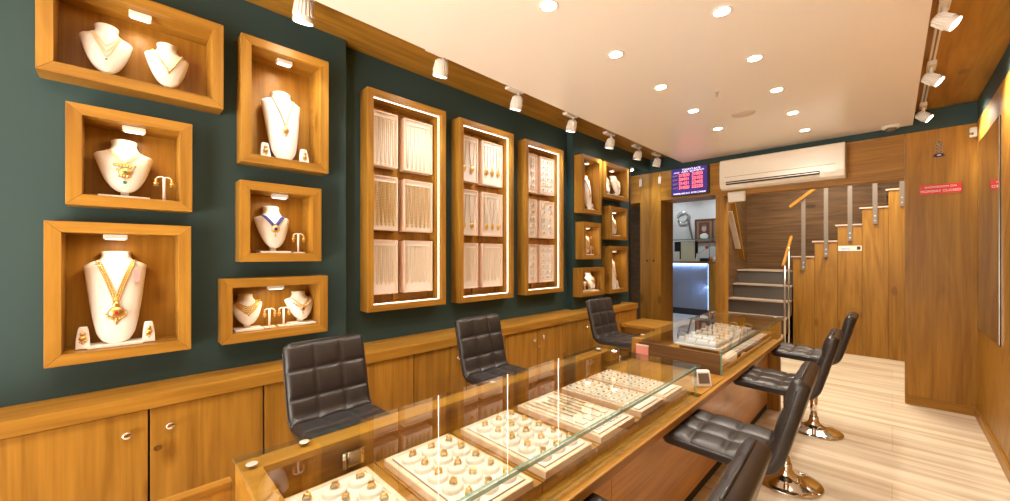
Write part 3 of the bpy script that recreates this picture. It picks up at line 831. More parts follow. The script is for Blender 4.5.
def ring_proto(style):
    mb = MB(); R = .0100
    mb.tube([(0, R * math.cos(a), R * math.sin(a)) for a in [2 * PI * q / 18 for q in range(18)]], .0036, 8, GOLD, closed=True)
    if style == 0:
        mb.ball((0, 0, R + .000), .0105, GOLD, 1, (1.1, 1.1, .6)); mb.ball((0, 0, R + .006), .0042, SILVER, 1)
        for k in range(6): mb.ball((.0055 * math.cos(k * PI / 3), .0055 * math.sin(k * PI / 3), R + .002), .0018, SILVER, 1)
    elif style == 1:
        mb.box(-.0080, .0080, -.0092, .0092, R - .005, R + .0045, GOLD, bev=.002)
        for k in (-1, 0, 1): mb.ball((0, k * .0036, R + .0038), .0020, SILVER, 1)
    else:
        for k in range(-3, 4):
            a = PI / 2 + k * .24; mb.ball((0, (R + .0012) * math.cos(a), (R + .0008) * math.sin(a)), .0060, GOLD, 1, (1.5, 1, 1))
        mb.ball((0, 0, R + .003), .003, SILVER, 1)
    return mb
tl = ['nearest', 'second', 'third', 'fourth', 'fifth', 'farthest']
trays = [(.312, .590), (.652, .930), (.988, 1.266), (1.330, 1.610), (1.672, 1.912), (1.934, 2.160)]
tdesc = ['ring tray nearest the camera, partly cut off at the photo bottom', 'second ring tray from the camera, sharpest gold rings on round pads', 'third tray from the camera, last one with round ring pads',
         'fourth tray from the camera, holding long gold bracelets side by side', 'fifth tray from the camera, rows of tiny gold studs', 'sixth tray, at the far end of the near case, tiny gold studs']
rp = []
pad_me = None
rxs = [-1.170, -1.094, -1.017, -.940, -.866]
for ti in range(3):
    y0, y1 = trays[ti]
    t = tray(y0, y1, 'cream velvet ' + tdesc[ti])
    for i, rx in enumerate(rxs):
        for j in range(3):
            ry = y0 + .062 + j * .0775
            pm = MB(); pm.lathe([(.031, 0), (.031, .011), (.029, .0145), (.024, .0165), (0, .017)], (rx, ry, .7912), n=24, sx=1.0, sy=1.12)
            if pad_me is None: pass
            pm.build('ring_pad', CREAM, t)
            st = (i * 2 + j + ti) % 3
            lab = 'gold ring, %s from the staff side, %s column, on the %s ring tray' % (ORD[i], ['left', 'middle', 'right'][j], ['nearest', 'second', 'third'][ti])
            loc = (rx + .002, ry, .8080 + .0050)
            if len(rp) < 3:
                while len(rp) < 3:
                    rp.append(None)
            if rp[st] is None:
                o = ring_proto(st).build('gold_ring'); o.location = loc; o.rotation_euler = (.0, -.2, -.6 + .2 * st); tag(o, lab, 'ring', 'gold rings on the round pads'); rp[st] = o
            else:
                o = dup(rp[st], loc, 0, lab); o.rotation_euler = (.1 * (j - 1), -.25 + .1 * (i % 2), -.6 + .5 * math.sin(i * 3.1 + j * 1.7 + ti))
# bracelets tray
t4 = tray(*trays[3], 'cream velvet ' + tdesc[3])
def bracelet(L, r, bead):
    mb = MB(); pts = [(L * (i / 16 - .5), .0015 * math.sin(i * 1.3), 0) for i in range(17)]
    mb.tube(pts, r, 5, GOLD)
    k = int(L / (bead * 1.9))
    for i in range(k): mb.ball((L * ((i + .5) / k - .5), .0015 * math.sin(i), .001), bead, GOLD, 1, (1, 1.1, .7))
    mb.ball((L * .12, 0, .003), bead * 1.7, GOLD, 1, (1, 1, .6))
    return mb
p1 = p2 = None
for j in range(7):
    y = trays[3][0] + .040 + j * .0335
    lab = 'long gold bracelet, %s of seven from the left in the bracelet tray' % ORD[j]
    if j % 2 == 0:
        if p1 is None: p1 = bracelet(.20, .0024, .0052).build('gold_bracelet'); p1.location = (-1.13 + .03 * (j % 3), y, .7965); tag(p1, lab, 'bracelet', 'gold bracelets in the fourth tray')
        else: dup(p1, (-1.13 + .02 * (j % 3), y, .7965), 0, lab)
    else:
        if p2 is None: p2 = bracelet(.23, .0018, .0036).build('gold_bracelet'); p2.location = (-1.10, y, .7955); tag(p2, lab, 'bracelet', 'gold bracelets in the fourth tray')
        else: dup(p2, (-1.10 + .01 * j, y, .7955), 0, lab)
for j in range(4):
    for i in range(2):
        y = trays[3][0] + .055 + j * .056; x = -.93 + i * .065
        B(x - .022, x + .022, y - .018, y + .018, .7912, .797, bev=.002).build('blank_pad', CREAM, t4)
# stud trays
studp = None
for ti in (4, 5):
    y0, y1 = trays[ti]; t = tray(y0, y1, 'cream velvet ' + tdesc[ti])
    nx, ny = 9, 4
    for i in range(nx):
        rb = B(-1.222 + i * .043 - .0165, -1.222 + i * .043 + .0165, y0 + .026, y1 - .026, .7912, .7955, bev=.0015).build('ribbed_pad', CREAM, t)
        for j in range(ny):
            x = -1.222 + i * .043; y = y0 + .044 + j * (y1 - y0 - .088) / (ny - 1)
            lab = 'tiny gold stud, %s row from the staff side, %s from left, %s tray' % (ORD[i], ORD[j], ['fifth', 'sixth'][ti - 4])
            if studp is None:
                g_ = MB(); g_.ball((0, 0, .001), .0056, GOLD, 2, (1.4, 1, .8)); g_.ball((0, 0, .004), .0022, GOLDL, 1)
                for k in range(5): g_.ball((.0045 * math.cos(k * 1.257), .0045 * math.sin(k * 1.257), .001), .0018, GOLD, 1)
                studp = g_.build('gold_stud'); studp.location = (x, y, .7985); tag(studp, lab, 'stud', 'gold studs in the fifth and sixth trays')
            else: dup(studp, (x, y, .7985), .3 * i, lab)
# far case contents
for k, (a, b) in enumerate([(2.97, 3.36), (3.38, 3.77), (3.79, 4.18)]):
    tray(a, b, 'flat cream tray in front of the ridged tray, %s of three from the camera' % ORD[k], x0=-.860, x1=-.802, zt=.785, grp='flat trays in the far case')
rt = thing('ridged_tray', 'cream ridged display tray with draped gold chains in the far case', 'tray', (-1.03, 3.55, .787))
B(-1.19, -.87, 3.04, 4.05, .812, .826, bev=.003).build('tray_base', CREAM, rt)
B(-1.17, -.885, 3.08, 4.03, .763, .8115).build('riser_box', WSTAIR, rt)
chp = None
for k in range(8):
    y = 3.11 + k * .122
    rg = MB(); rows = []
    for i in range(9):
        x = -1.175 + i * .036
        hgt = .044 * (1 - .25 * i / 8)
        rows.append([(x, y - .045, .8262), (x, y - .028, .8262 + hgt * .75), (x, y, .8262 + hgt), (x, y + .03, .8262 + hgt * .7), (x, y + .048, .8262)])
    vs = [[rg.bm.verts.new(p) for p in r_] for r_ in rows]
    for a, b in zip(vs, vs[1:]):
        for i in range(4):
            f = rg.bm.faces.new([a[i], a[i + 1], b[i + 1], b[i]]); f.smooth = True
        rg.bm.faces.new([a[0], b[0], b[4], a[4]])
    rg.bm.faces.new(vs[0]); rg.bm.faces.new(vs[-1][::-1])
    rg.build('velvet_ridge', CREAM, rt)
    lab = 'gold chain draped over the %s ridge from the camera in the far case' % ORD[k]
    for kk, xx in enumerate((-1.13, -1.05, -.965)):
        lab = 'gold chain on the %s ridge of the far case tray, %s from the staff side' % (ORD[k], ORD[kk])
        if chp is None:
            g_ = MB(); pts = [(.004 * math.sin(t * 5), -.044 + .088 * t, .003 + .040 * math.sin(PI * min(1, max(0, t))) ** .8) for t in [i / 12 for i in range(13)]]
            g_.tube(pts, .0022, 5, GOLD)
            for p in pts: g_.ball(p, .0072, GOLD, 1)
            chp = g_.build('draped_chain'); chp.location = (xx, y, .829); tag(chp, lab, 'chain', 'chains draped on the ridged tray')
        else: dup(chp, (xx, y, .829 - .002 * kk), .1 * (k % 3), lab)
for k, (x, s_) in enumerate(((-1.10, 'left'), (-.98, 'right'))):
    pl = B(x - .048, x + .048, 4.225, 4.30, .7625, .800, bev=.008).build('bangle_cushion', BLACK); tag(pl, 'black cushion under the %s gold bangle at the far end' % s_, 'cushion', 'black bangle cushions')
    g_ = MB()
    for q in (-.014, 0, .014):
        g_.tube([(x + .036 * math.cos(a), 4.262 + q, .822 + .020 * math.sin(a)) for a in [2 * PI * i / 20 for i in range(20)]], .0045, 6, GOLD, closed=True)
    o = g_.build('gold_bangle', loc=(x, 4.262, .80)); tag(o, 'wide gold bangle on the %s black cushion at the far end' % s_, 'bangle', 'gold bangles at the far end')

# white desk device in the gap between the cases
dv = thing('table_timer', 'small white desk device with a screen between the glass cases', 'device', (-.79, 2.42, .742))
mb = MB(); mb.prism([(-.045, 0), (.040, 0), (.012, .098), (-.010, .104), (-.028, .098)], 'Y', -.052, .052)
M = Matrix.Translation((-.785, 2.405, .7425)) @ Matrix.Rotation(-.75, 4, 'Z') @ Matrix.Scale(.85, 4)
mb.build('device_body', WHITE, dv, bev=.006, M=M)
mb = MB(); mb.prism([(.0345, .022), (.0365, .0225), (.0175, .086), (.0155, .0855)], 'Y', -.036, .036); mb.build('screen', GREYST, dv, M=M)
pk = thing('pink_notepad', 'pink pad standing behind the gap between the glass cases', 'notepad', (-1.28, 2.68, .742))
B(-1.325, -1.235, 2.678, 2.687, .743, .845).build('pad_sheets', PINK, pk)
B(-1.326, -1.234, 2.6775, 2.6875, .845, .853).build('binding', WHITE, pk)
# staff side gate panel joining the near end of the counter
gp = thing('gate_panel', 'low wooden panel joining the near left corner of the counter', 'gate', (-1.39, -.2, 0))
B(-1.412, -1.384, -1.0, .235, .03, .812).build('panel_board', WZ, gp)
B(-1.416, -1.380, -1.0, .236, .812, .832, bev=.003).build('top_edge', WY, gp)

# ------------------------------------------------------------------ stools
def profile():
    pts = []
    for i in range(31): t = i / 30; pts.append((.285 - .375 * t, .664 - .012 * t + (-.010 * max(0, 1 - t / .08)) ))
    p0, p1, p2 = Vector((-.09, .652)), Vector((-.150, .652)), Vector((-.163, .715))
    for i in range(1, 12):
        t = i / 12; q = (1 - t) ** 2 * p0 + 2 * t * (1 - t) * p1 + t * t * p2; pts.append((q.x, q.y))
    for i in range(31): t = i / 30; pts.append((-.163 - .082 * t, .715 + .312 * t))
    return [Vector(p) for p in pts]
PR = profile(); CUM = [0]
for a, b in zip(PR, PR[1:]): CUM.append(CUM[-1] + (b - a).length)
TOT = CUM[-1]
def at(s):
    s = max(0, min(TOT, s))
    for i in range(len(PR) - 1):
        if s <= CUM[i + 1] + 1e-9:
            t = (s - CUM[i]) / (CUM[i + 1] - CUM[i]); p = PR[i].lerp(PR[i + 1], t)
            break
    a, b = None, None
    e = .012
    def raw(q):
        q = max(0, min(TOT, q))
        for i in range(len(PR) - 1):
            if q <= CUM[i + 1] + 1e-9: return PR[i].lerp(PR[i + 1], (q - CUM[i]) / (CUM[i + 1] - CUM[i]))
        return PR[-1]
    d = (raw(s + e) - raw(s - e)).normalized()
    return p, Vector((-d.y, d.x)) * -1
WID = .405
def cushion(s0, s1, open0, open1, nrow):
    mb = MB(); NS, NY = 14 * nrow, 42
    def hw(s):
        h = WID / 2; q = .045 if open0 else .022
        for cond, d in ((open0, s - s0), (open1, s1 - s)):
            if cond and d < q: h -= q - math.sqrt(max(0, q * q - (q - d) ** 2))
        return h
    def shape(s, y):
        ey = min(1, (hw(s) - abs(y)) / .024)
        es = 1
        if open0: es = min(es, (s - s0) / .022)
        if open1: es = min(es, (s1 - s) / .022)
        e = max(0, min(ey, es, 1)); r = math.sqrt(max(0, 1 - (1 - e) ** 2))
        u = abs(math.sin(PI * (s - s0) / ((s1 - s0) / nrow))); v = abs(math.sin(PI * (y + WID / 2) / (WID / 3)))
        puff = .014 * (u ** .32) * (v ** .32)
        return r, puff
    top, bot = [], []
    for i in range(NS + 1):
        s = s0 + (s1 - s0) * i / NS; p, nrm = at(s)
        a, b = [], []
        for j in range(NY + 1):
            y = 2 * hw(s) * (j / NY - .5); r, puff = shape(s, y)
            q = p + nrm * (r * (.014 + puff)); a.append(mb.bm.verts.new((q.x, y, q.y)))
            q = p - nrm * (r * .040); b.append(mb.bm.verts.new((q.x, y, q.y)))
        top.append(a); bot.append(b)
    for g in (top, bot):
        for a, b in zip(g, g[1:]):
            for j in range(NY):
                f = mb.bm.faces.new([a[j], a[j + 1], b[j + 1], b[j]]); f.smooth = True
    for i in range(NS):
        for j in (0, NY):
            mb.bm.faces.new([top[i][j], top[i + 1][j], bot[i + 1][j], bot[i][j]])
    for i in (0, NS):
        for j in range(NY): mb.bm.faces.new([top[i][j], top[i][j + 1], bot[i][j + 1], bot[i][j]])
    bmesh.ops.remove_doubles(mb.bm, verts=mb.bm.verts, dist=1e-5)
    return mb
def piping(s0, s1, ends):
    mb = MB()
    a0_, b0_ = (s0 + .04, s1) if ends == 0 else (s0, s1 - .04)
    for sg in (-1, 1):
        mb.tube([(at(a0_ + (b0_ - a0_) * i / 24)[0].x, sg * WID / 2, at(a0_ + (b0_ - a0_) * i / 24)[0].y) for i in range(25)], .0042, 6)
    e = s0 if ends == 0 else s1; p = at(e)[0]
    mb.tube([(p.x, -WID / 2 + .04, p.y), (p.x, WID / 2 - .04, p.y)], .0042, 6)
    return mb
def make_stool(label, lift=0., group='black quilted stools at the counter'):
    r = thing('swivel_stool', label, 'stool', (0, 0, 0), group)
    LM = Matrix.Translation((0, 0, lift))
    smid = .405
    seat = cushion(0, smid, True, False, 3).build('seat', LEATHER, r, M=LM)
    piping(0, smid, 0).build('piping', LEATHER, seat, M=LM)
    bk = cushion(smid, TOT, False, True, 3).build('backrest', LEATHER, r, M=LM)
    piping(smid, TOT, 1).build('piping', LEATHER, bk, M=LM)
    MB().box(-.09, .09, -.09, .09, .598, .612).cyl((0, 0, .57), (0, 0, .60), .035, n=20).build('seat_plate', GREYST, r, M=LM)
    MB().cyl((0, 0, .34), (0, 0, .575 + lift), .0175, n=18).build('gas_lift', CHROME, r)
    MB().cyl((0, 0, .07), (0, 0, .36), .026, n=22).cyl((0, 0, .355), (0, 0, .37), .029, n=22).build('column', CHROME, r)
    MB().lathe([(0, 0.001), (.195, 0.001), (.198, .006), (.192, .012), (.16, .020), (.11, .031), (.07, .046), (.045, .066), (.034, .092), (.030, .12), (0, .12)], n=48).build('round_base', CHROME, r)
    MB().tube([(.02, -.03, .59), (.03, -.12, .585), (.03, -.17, .57)], .005, 8).build('height_lever', CHROME, r, M=LM)
    return r
s0_ = make_stool('black quilted stool nearest the camera, only its backrest top in view')
s0_.location = (-.485, .975, 0); s0_.rotation_euler = (0, 0, PI + .04)
dup(s0_, (-.497, 2.00, 0), PI + .03, 'black quilted customer stool, second from the camera, whole seat in view')
dup(s0_, (-.497, 3.14, 0), PI + .02, 'black quilted customer stool, third from the camera, beside the far case')
dup(s0_, (-.475, 4.22, 0), PI + .0, 'black quilted customer stool farthest from the camera, at the counter end')
G2 = 'black quilted stools behind the counter'
s1_ = make_stool('black quilted staff chair behind the counter, nearest of three', .034, G2)
s1_.location = (-1.865, .768, 0); s1_.rotation_euler = (0, 0, .02)
dup(s1_, (-1.865, 1.825, 0), 0, 'black quilted staff chair behind the counter, middle of three', G2)
dup(s1_, (-1.865, 3.44, 0), -.05, 'black quilted staff chair behind the counter, farthest of three', G2)

# ------------------------------------------------------------------ ceiling lights
LY = [(-1.262, 1.58 + .69 * i) for i in range(5)]
RY = [(-.640, 2.27 + .69 * i) for i in range(5)]
ON = ['nearest', 'second', 'third', 'fourth', 'farthest']
dl0 = None
def downlight(x, y, z, lab, power, grp='round recessed ceiling lights'):
    global dl0
    if dl0 is None:
        dl0 = thing('recessed_light', lab, 'ceiling light', (x, y, z), grp)
        MB().lathe([(.037, -.0005), (.039, -.004), (.048, -.006), (.052, -.003), (.052, -.0005)], (x, y, z), n=32).build('trim_ring', WHITE, dl0)
        MB().lathe([(0, -.003), (.037, -.003), (.037, -.001), (0, -.001)], (x, y, z), n=28).build('lamp_lens', LAMP, dl0)
    else: dup(dl0, (x, y, z), 0, lab, grp)
    spot((x, y, z - .02), (x, y, 0), power, 125, 1., WARM, .035)
PD = 23
for i, (x, y) in enumerate(LY): downlight(x, y, CZ, '%s recessed ceiling light of the left row' % ON[i], PD)
for i, (x, y) in enumerate(RY): downlight(x, y, CZ, '%s recessed ceiling light of the right row' % ON[i], PD)
for i, y in enumerate((.2, -.5, -1.2)):
    for x, s_ in ((-1.262, 'left'), (-.64, 'right')): downlight(x, y if s_ == 'left' else y + .69, CZ, 'recessed ceiling light above the camera, %s row, %s back' % (s_, ORD[i]), PD)
sp_ = thing('ceiling_speaker', 'flat round cream speaker cover on the ceiling amid the lights', 'speaker', (-.965, 4.05, CZ))
MB().lathe([(0, -.006), (.085, -.006), (.092, -.003), (.092, -.0005), (0, -.0005)], (-.965, 4.05, CZ), n=36).build('cover', plain('speaker_cover', (.66, .56, .47), .5), sp_)
MB().cyl((-.984, 3.363, CZ - .045), (-.984, 3.363, CZ - .0005), .006, n=10).lathe([(0, -.05), (.018, -.048), (.018, -.045), (0, -.045)], (-.984, 3.363, CZ), n=14)\
    .lathe([(0, -.004), (.022, -.004), (.022, -.0005), (0, -.0005)], (-.984, 3.363, CZ), n=18)
spk = thing('sprinkler', 'small metal sprinkler nozzle hanging from the white ceiling', 'sprinkler', (-.984, 3.363, CZ))
MB().cyl((-.984, 3.363, CZ - .04), (-.984, 3.363, CZ - .004), .006, n=10).build('nozzle', STEEL, spk)
MB().lathe([(0, -.004), (.020, -.004), (.020, -.0005), (0, -.0005)], (-.984, 3.363, CZ), n=18).build('escutcheon', WHITE, spk)
dm = thing('dome_camera', 'white dome security camera on the far right ceiling corner', 'security camera', (-.01, 5.47, CZ))
MB().lathe([(0, -.03), (.062, -.03), (.066, -.02), (.066, -.0005), (0, -.0005)], (-.01, 5.47, CZ), n=28).build('camera_housing', WHITE, dm)
MB().lathe([(0, -.062), (.02, -.059), (.036, -.048), (.043, -.030), (0, -.030)], (-.01, 5.47, CZ), n=24).build('dome', GREYST, dm)

# track spots
def head(mb_name, o, d, L, r0, r1, root, fins=True):
    o, d = Vector(o), Vector(d).normalized()
    hb = MB(); hb.lathe([(0, 0), (r0 * .75, 0), (r0, L * .12), (r1, L * .92), (r1, L), (r1 * .9, L), (r1 * .88, L * .93), (0, L * .93)], o, d, 26)
    h = hb.build('lamp_head', WHITE, root)
    if fins:
        fn = MB(); q = d.to_track_quat('Z', 'Y')
        for k in range(18):
            a = 2 * PI * k / 18
            fn.box(-.001, .001, -.003, .003, 0, L * .62, M=Matrix.Translation(o + d * L * .10) @ q.to_matrix().to_4x4() @ Matrix.Rotation(a, 4, 'Z') @ Matrix.Translation((0, r0 + .002, 0)) @ Matrix.Rotation(-math.atan((r1 - r0) / (L * .8)), 4, 'X'))
        fn.build('cooling_fins', WHITE, h)
    MB().lathe([(0, L * .95), (r1 * .86, L * .95), (r1 * .86, L * .965), (0, L * .965)], o, d, 24).build('lamp_lens', LAMP, h)
    return o + d * (L * 1.02), d
LS = [(-2.25, .70), (-2.25, 1.60), (-2.30, 2.43), (-2.31, 3.26), (-2.35, 4.09), (-2.37, 4.83), (-2.36, 5.40)]
LSN = ['nearest the camera', 'second from the camera', 'third from the camera', 'fourth from the camera', 'fifth from the camera', 'sixth from the camera', 'farthest from the camera']
for i, (x, y) in enumerate(LS):
    r = thing('spotlight', 'white finned spotlight over the green wall, ' + LSN[i], 'spotlight', (x, y, SZ), 'white spotlights over the green wall')
    B(x - .030, x + .030, y - .11, y + .07, SZ - .026, SZ - .001, bev=.004).build('mount_plate', WHITE, r)
    MB().cyl((x, y + .03, SZ - .026), (x, y + .03, SZ - .06), .012, n=14).box(x - .011, x + .011, y + .045, y + .055, SZ - .15, SZ - .045, bev=.003).build('bracket', WHITE, r)
    dr = (-.30, .05, -.95)
    p, d = head('h', (x + .018, y, SZ - .065), dr, .115, .040, .053, r)
    spot(p, p + d, 13, 92, .7, (.94, .97, 1.0), .03)
rtx = .205
tr_ = thing('light_track', 'white lighting track on the right wooden soffit', 'light track', (rtx, 3.2, SZ))
B(rtx - .017, rtx + .017, .6, 5.45, SZ - .020, SZ - .0005, bev=.003).build('track_rail', WHITE, tr_)
B(rtx - .005, rtx + .005, .62, 5.43, SZ - .0215, SZ - .020).build('track_slot', GREYST, tr_)
for i, (x, y, nm) in enumerate([(.205, 3.25, 'nearest of three in view'), (.205, 4.25, 'middle of three'), (.205, 5.33, 'farthest, by the teal strip'), (.205, 2.2, 'just above the photo edge')]):
    r = thing('spotlight', 'white adjustable spotlight on the right-hand track, ' + nm, 'spotlight', (x, y, SZ), 'white spotlights on the right-hand track')
    B(x - .024, x + .024, y - .075, y + .075, SZ - .055, SZ - .0225, bev=.004).build('track_adapter', WHITE, r)
    MB().cyl((x, y, SZ - .055), (x, y, SZ - .10), .013, n=14).build('bracket', WHITE, r)
    p, d = head('h', (x - .038, y + .0, SZ - .105), (.72, -.12, -.62), .105, .031, .040, r)
    spot(p, p + d, 50, 115, .9, (1, .88, .72), .035)

# ------------------------------------------------------------------ end wall things
# air conditioner
ac = thing('air_conditioner', 'long white wall-mounted air conditioner on the wooden beam', 'air conditioner', (-.96, 5.65, 2.33))
mb = MB(); mb.prism([(5.649, 2.345), (5.649, 2.71), (5.45, 2.71), (5.425, 2.69), (5.415, 2.62), (5.415, 2.42), (5.44, 2.355), (5.50, 2.335)], 'X', -1.56, -.35)
mb.build('housing', ACW, ac, bev=.012)
B(-1.50, -.43, 5.4125, 5.4155, 2.482, 2.486).build('panel_seam', GREYST, ac)
lv = MB().box(-1.48, -.56, 5.405, 5.4155, 2.385, 2.425)
lv.build('outlet', DARK, ac)
B(-1.475, -.565, 5.396, 5.405, 2.401, 2.410, bev=.002).build('louver', ACW, ac)
B(-.52, -.42, 5.4125, 5.4155, 2.40, 2.43).build('indicator_panel', WHITE, ac)

def text(body, x, y, z, size, mat, parent, name='lettering', align='CENTER', sx=1., ext=.0008):
    cu = bpy.data.curves.new(name, 'FONT'); cu.body = body; cu.size = size; cu.align_x = align; cu.align_y = 'CENTER'; cu.extrude = ext
    cu.materials.append(mat)
    o = bpy.data.objects.new(name, cu); C.objects.link(o)
    o.rotation_euler = (PI / 2, 0, 0); o.scale = (sx, 1, 1)
    me = bpy.data.meshes.new_from_object(o); me.materials.clear(); me.materials.append(mat)
    C.objects.unlink(o); bpy.data.objects.remove(o); bpy.data.curves.remove(cu)
    o = bpy.data.objects.new(name, me); C.objects.link(o); o.rotation_euler = (PI / 2, 0, 0); o.scale = (sx, 1, 1)
    if parent is not None:
        o.parent = parent; g = ORG[parent.name]; o.location = (x - g[0], y - g[1], z - g[2])
    return o
rb = thing('rate_board', 'dark blue gold rate board with glowing red digits', 'sign', (-1.985, 5.60, 2.34))
B(-2.232, -1.74, 5.588, 5.648, 2.338, 2.732, bev=.004).build('case', BLACK, rb)
B(-2.222, -1.755, 5.580, 5.588, 2.348, 2.722).build('face_panel', BPANEL, rb)
yb = 5.5785
text("TODAY'S RATE", -1.96, yb, 2.695, .036, BTEXT, rb); text('GOLD     PURITY   SELL', -2.06, yb, 2.665, .026, BTEXT, rb); text('SILVER RATE', -1.86, yb, 2.668, .024, BTEXT, rb)
for i, (a, b, c) in enumerate((('24 KT', '21820', '21802'), ('22 KT', '20441', '22102'), ('18 KT', '21431', '22402'), ('14 KT', '31820', '22320'))):
    z = 2.622 - i * .058
    text(a, -2.175, yb, z, .027, YTXT, rb); text(b, -2.055, yb, z, .058, REDLED, rb, 'digits', sx=1.0); text(c, -1.88, yb, z, .058, REDLED, rb, 'digits', sx=1.0)
text('MAKING AND G.S.T. EXTRA CHARGE', -1.985, yb, 2.366, .029, BTEXT, rb, sx=.88)
em = thing('junction_box', 'small white box below the air conditioner on the beam', 'box', (-1.41, 5.65, 2.2))
B(-1.515, -1.315, 5.60, 5.649, 2.190, 2.320, bev=.010).build('box_body', WHITE, em)
B(-1.50, -1.33, 5.597, 5.601, 2.205, 2.305, bev=.002).build('lid', WHITE, em)
se = thing('door_sensor', 'tiny white sensor tag at the top of the pillar by the mirror', 'sensor', (-2.50, 5.64, 2.55))
B(-2.445, -2.40, 5.632, 5.6495, 2.555, 2.665, bev=.006).build('sensor_body', WHITE, se)
MB().cyl((-2.422, 5.64, 2.665), (-2.422, 5.64, 2.70), .003, n=8).build('wire', WHITE, se)
for x in (-2.52,):
    h_ = MB().cyl((x, 5.6485, 1.42), (x, 5.655, 1.42), .016, n=16)
    o = h_.build('keyhole_plate', DARK, loc=(x, 5.65, 1.42)); tag(o, 'small dark keyhole on the wooden pillar beside the mirror', 'keyhole')
rs = thing('closing_sign', 'red rectangular sign with two lines of white lettering on the right panel', 'sign', (.33, 5.645, 2.15))
B(.195, .466, 5.641, 5.6495, 2.100, 2.192, bev=.001).build('sign_plate', REDP, rs)
text('SHOWROOM ON', .33, 5.6395, 2.168, .026, WTXT, rs); text('MONDAY CLOSED', .33, 5.6395, 2.128, .031, WTXT, rs)
kc = thing('evil_eye_charm', 'hanging beaded charm with blue eye on the right wooden panel', 'charm', (.321, 5.645, 2.45))
mb = MB(); mb.tube([(.321 + .014 * math.cos(a), 5.643, 2.605 + .022 * math.sin(a)) for a in [2 * PI * i / 14 for i in range(14)]], .003, 6, closed=True)
for k in range(3):
    for sg in (-1, 1): mb.tube([(.321 + sg * .014 + .012 * math.cos(a), 5.643, 2.570 - k * .030 + .012 * math.sin(a)) for a in [2 * PI * i / 10 for i in range(10)]], .0025, 5, closed=True)
mb.build('bead_loops', STEEL, kc)
mb = MB(); mb.ball((.321, 5.640, 2.475), .026, NAVY, 2, (1.3, .35, .75)); mb.ball((.321, 5.632, 2.475), .013, WHITE, 2, (1.2, .4, .7))
mb.ball((.288, 5.642, 2.468), .008, NAVY, 1); mb.ball((.354, 5.642, 2.472), .008, NAVY, 1); mb.build('eye_bead', NAVY, kc)
cs = thing('ceiling_sensor', 'small cream motion sensor in the corner above the right panel', 'sensor', (.54, 5.60, 2.65))
B(.510, .556, 5.600, 5.648, 2.600, 2.690, bev=.010).build('sensor_body', WHITE, cs)
MB().ball((.520, 5.600, 2.63), .014, None, 2).build('sensor_eye', GREYST, cs)

# ------------------------------------------------------------------ stairs
st = thing('staircase', 'wooden staircase rising from the left and turning to climb right', 'staircase', (-1.15, 7.8, 0))
for k, yf in enumerate([6.98, 7.25, 7.52, 7.80, 8.07]):
    z = .28 + k * .24
    yb_ = [7.25, 7.52, 7.80, 8.07, 8.748][k]
    B(-2.018 if k else -1.91, -1.165, yf, 8.745 if k == 4 else yb_ + .0, z - .25 + .002 if k else 0.001, z - .022).build('riser', TILE if k > 1 else WDX, st)
    B(-2.018 if k else -1.91, -1.160 if k < 4 else -1.14, yf - .02, (yb_ if k < 4 else 8.745), z - .021, z).build('tread', TREAD, st)
x = -1.154
pn = MB()
for k in range(7):
    xa, xb2, zt = -1.154 + .279 * k, min(.655, -1.154 + .279 * (k + 1)), 1.490 + .242 * k
    if zt > 3.0: break
    B(xa + .002, xb2 - .001, 7.85, 7.875, .001, zt - .022).build('side_panel', WSTAIR, st)
    B(xa - .030, xb2 + .0, 7.832, 8.745, zt - .021, zt).build('tread', TREAD, st)
    B(xa, xa + .015, 7.876, 8.745, zt - .24, zt - .022).build('riser', WDX, st)
rl = thing('stair_railing', 'grey flat-bar stair railing with wooden handrail', 'railing', (-.45, 7.83, 1.3))
for xx, za in ((-1.013, 1.264), (-.732, 1.475), (-.452, 1.718), (-.178, 1.960), (.098, 2.199)):
    B(xx - .026, xx + .026, 7.818, 7.831, za, za + 1.18).build('post', GREYST, rl)
    MB().cyl((xx, 7.816, za + .05), (xx, 7.818, za + .05), .010, n=10).cyl((xx, 7.816, za + .12), (xx, 7.818, za + .12), .010, n=10).build('bolt', STEEL, rl)
def beam(mb, p0, p1, w, h):
    p0, p1 = Vector(p0), Vector(p1); d = p1 - p0; q = d.to_track_quat('Z', 'Y').to_matrix().to_4x4()
    mb.box(-w / 2, w / 2, -h / 2, h / 2, 0, d.length, M=Matrix.Translation(p0) @ q); return mb
beam(MB(), (-1.19, 7.80, 2.295), (.60, 7.80, 3.80 - .02), .045, .045).build('handrail', WX, rl)
rl2 = thing('lower_railing', 'short wooden handrail on thin steel posts at the foot of the stairs', 'railing', (-1.13, 7.2, .1))
beam(MB(), (-1.155, 7.03, 1.33), (-1.155, 7.72, 1.80), .035, .045).build('handrail', WY, rl2)
for yy, z1_ in ((7.10, 1.37), (7.42, 1.65)):
    MB().cyl((-1.145, yy, .002), (-1.145, yy, z1_ - .02), .014, n=12).build('post', STEEL, rl2)
sk = thing('wall_sticker', 'small white strip sticker with blue lettering on the stair panelling', 'sticker', (-.455, 7.848, 1.6))
B(-.588, -.320, 7.845, 7.8495, 1.568, 1.646).build('sticker_sheet', WHITE, sk)
text('hello', -.505, 7.8438, 1.602, .055, BTXT, sk, sx=1.0)
B(-.375, -.335, 7.8436, 7.845, 1.585, 1.635, M=None).build('printed_motif', BLACK, sk)
hb = thing('hanging_board', 'narrow wooden board with white sheet leaning on the stairwell side wall', 'board', (-1.9, 7.6, 1.5))
beam(MB(), (-1.99, 7.66, 2.42), (-1.93, 8.02, 1.42), .09, .02).build('wooden_strip', WSTAIR, hb)
beam(MB(), (-1.97, 7.40, 2.25), (-1.955, 7.86, 1.62), .09, .008).build('white_sheet', WHITE, hb)

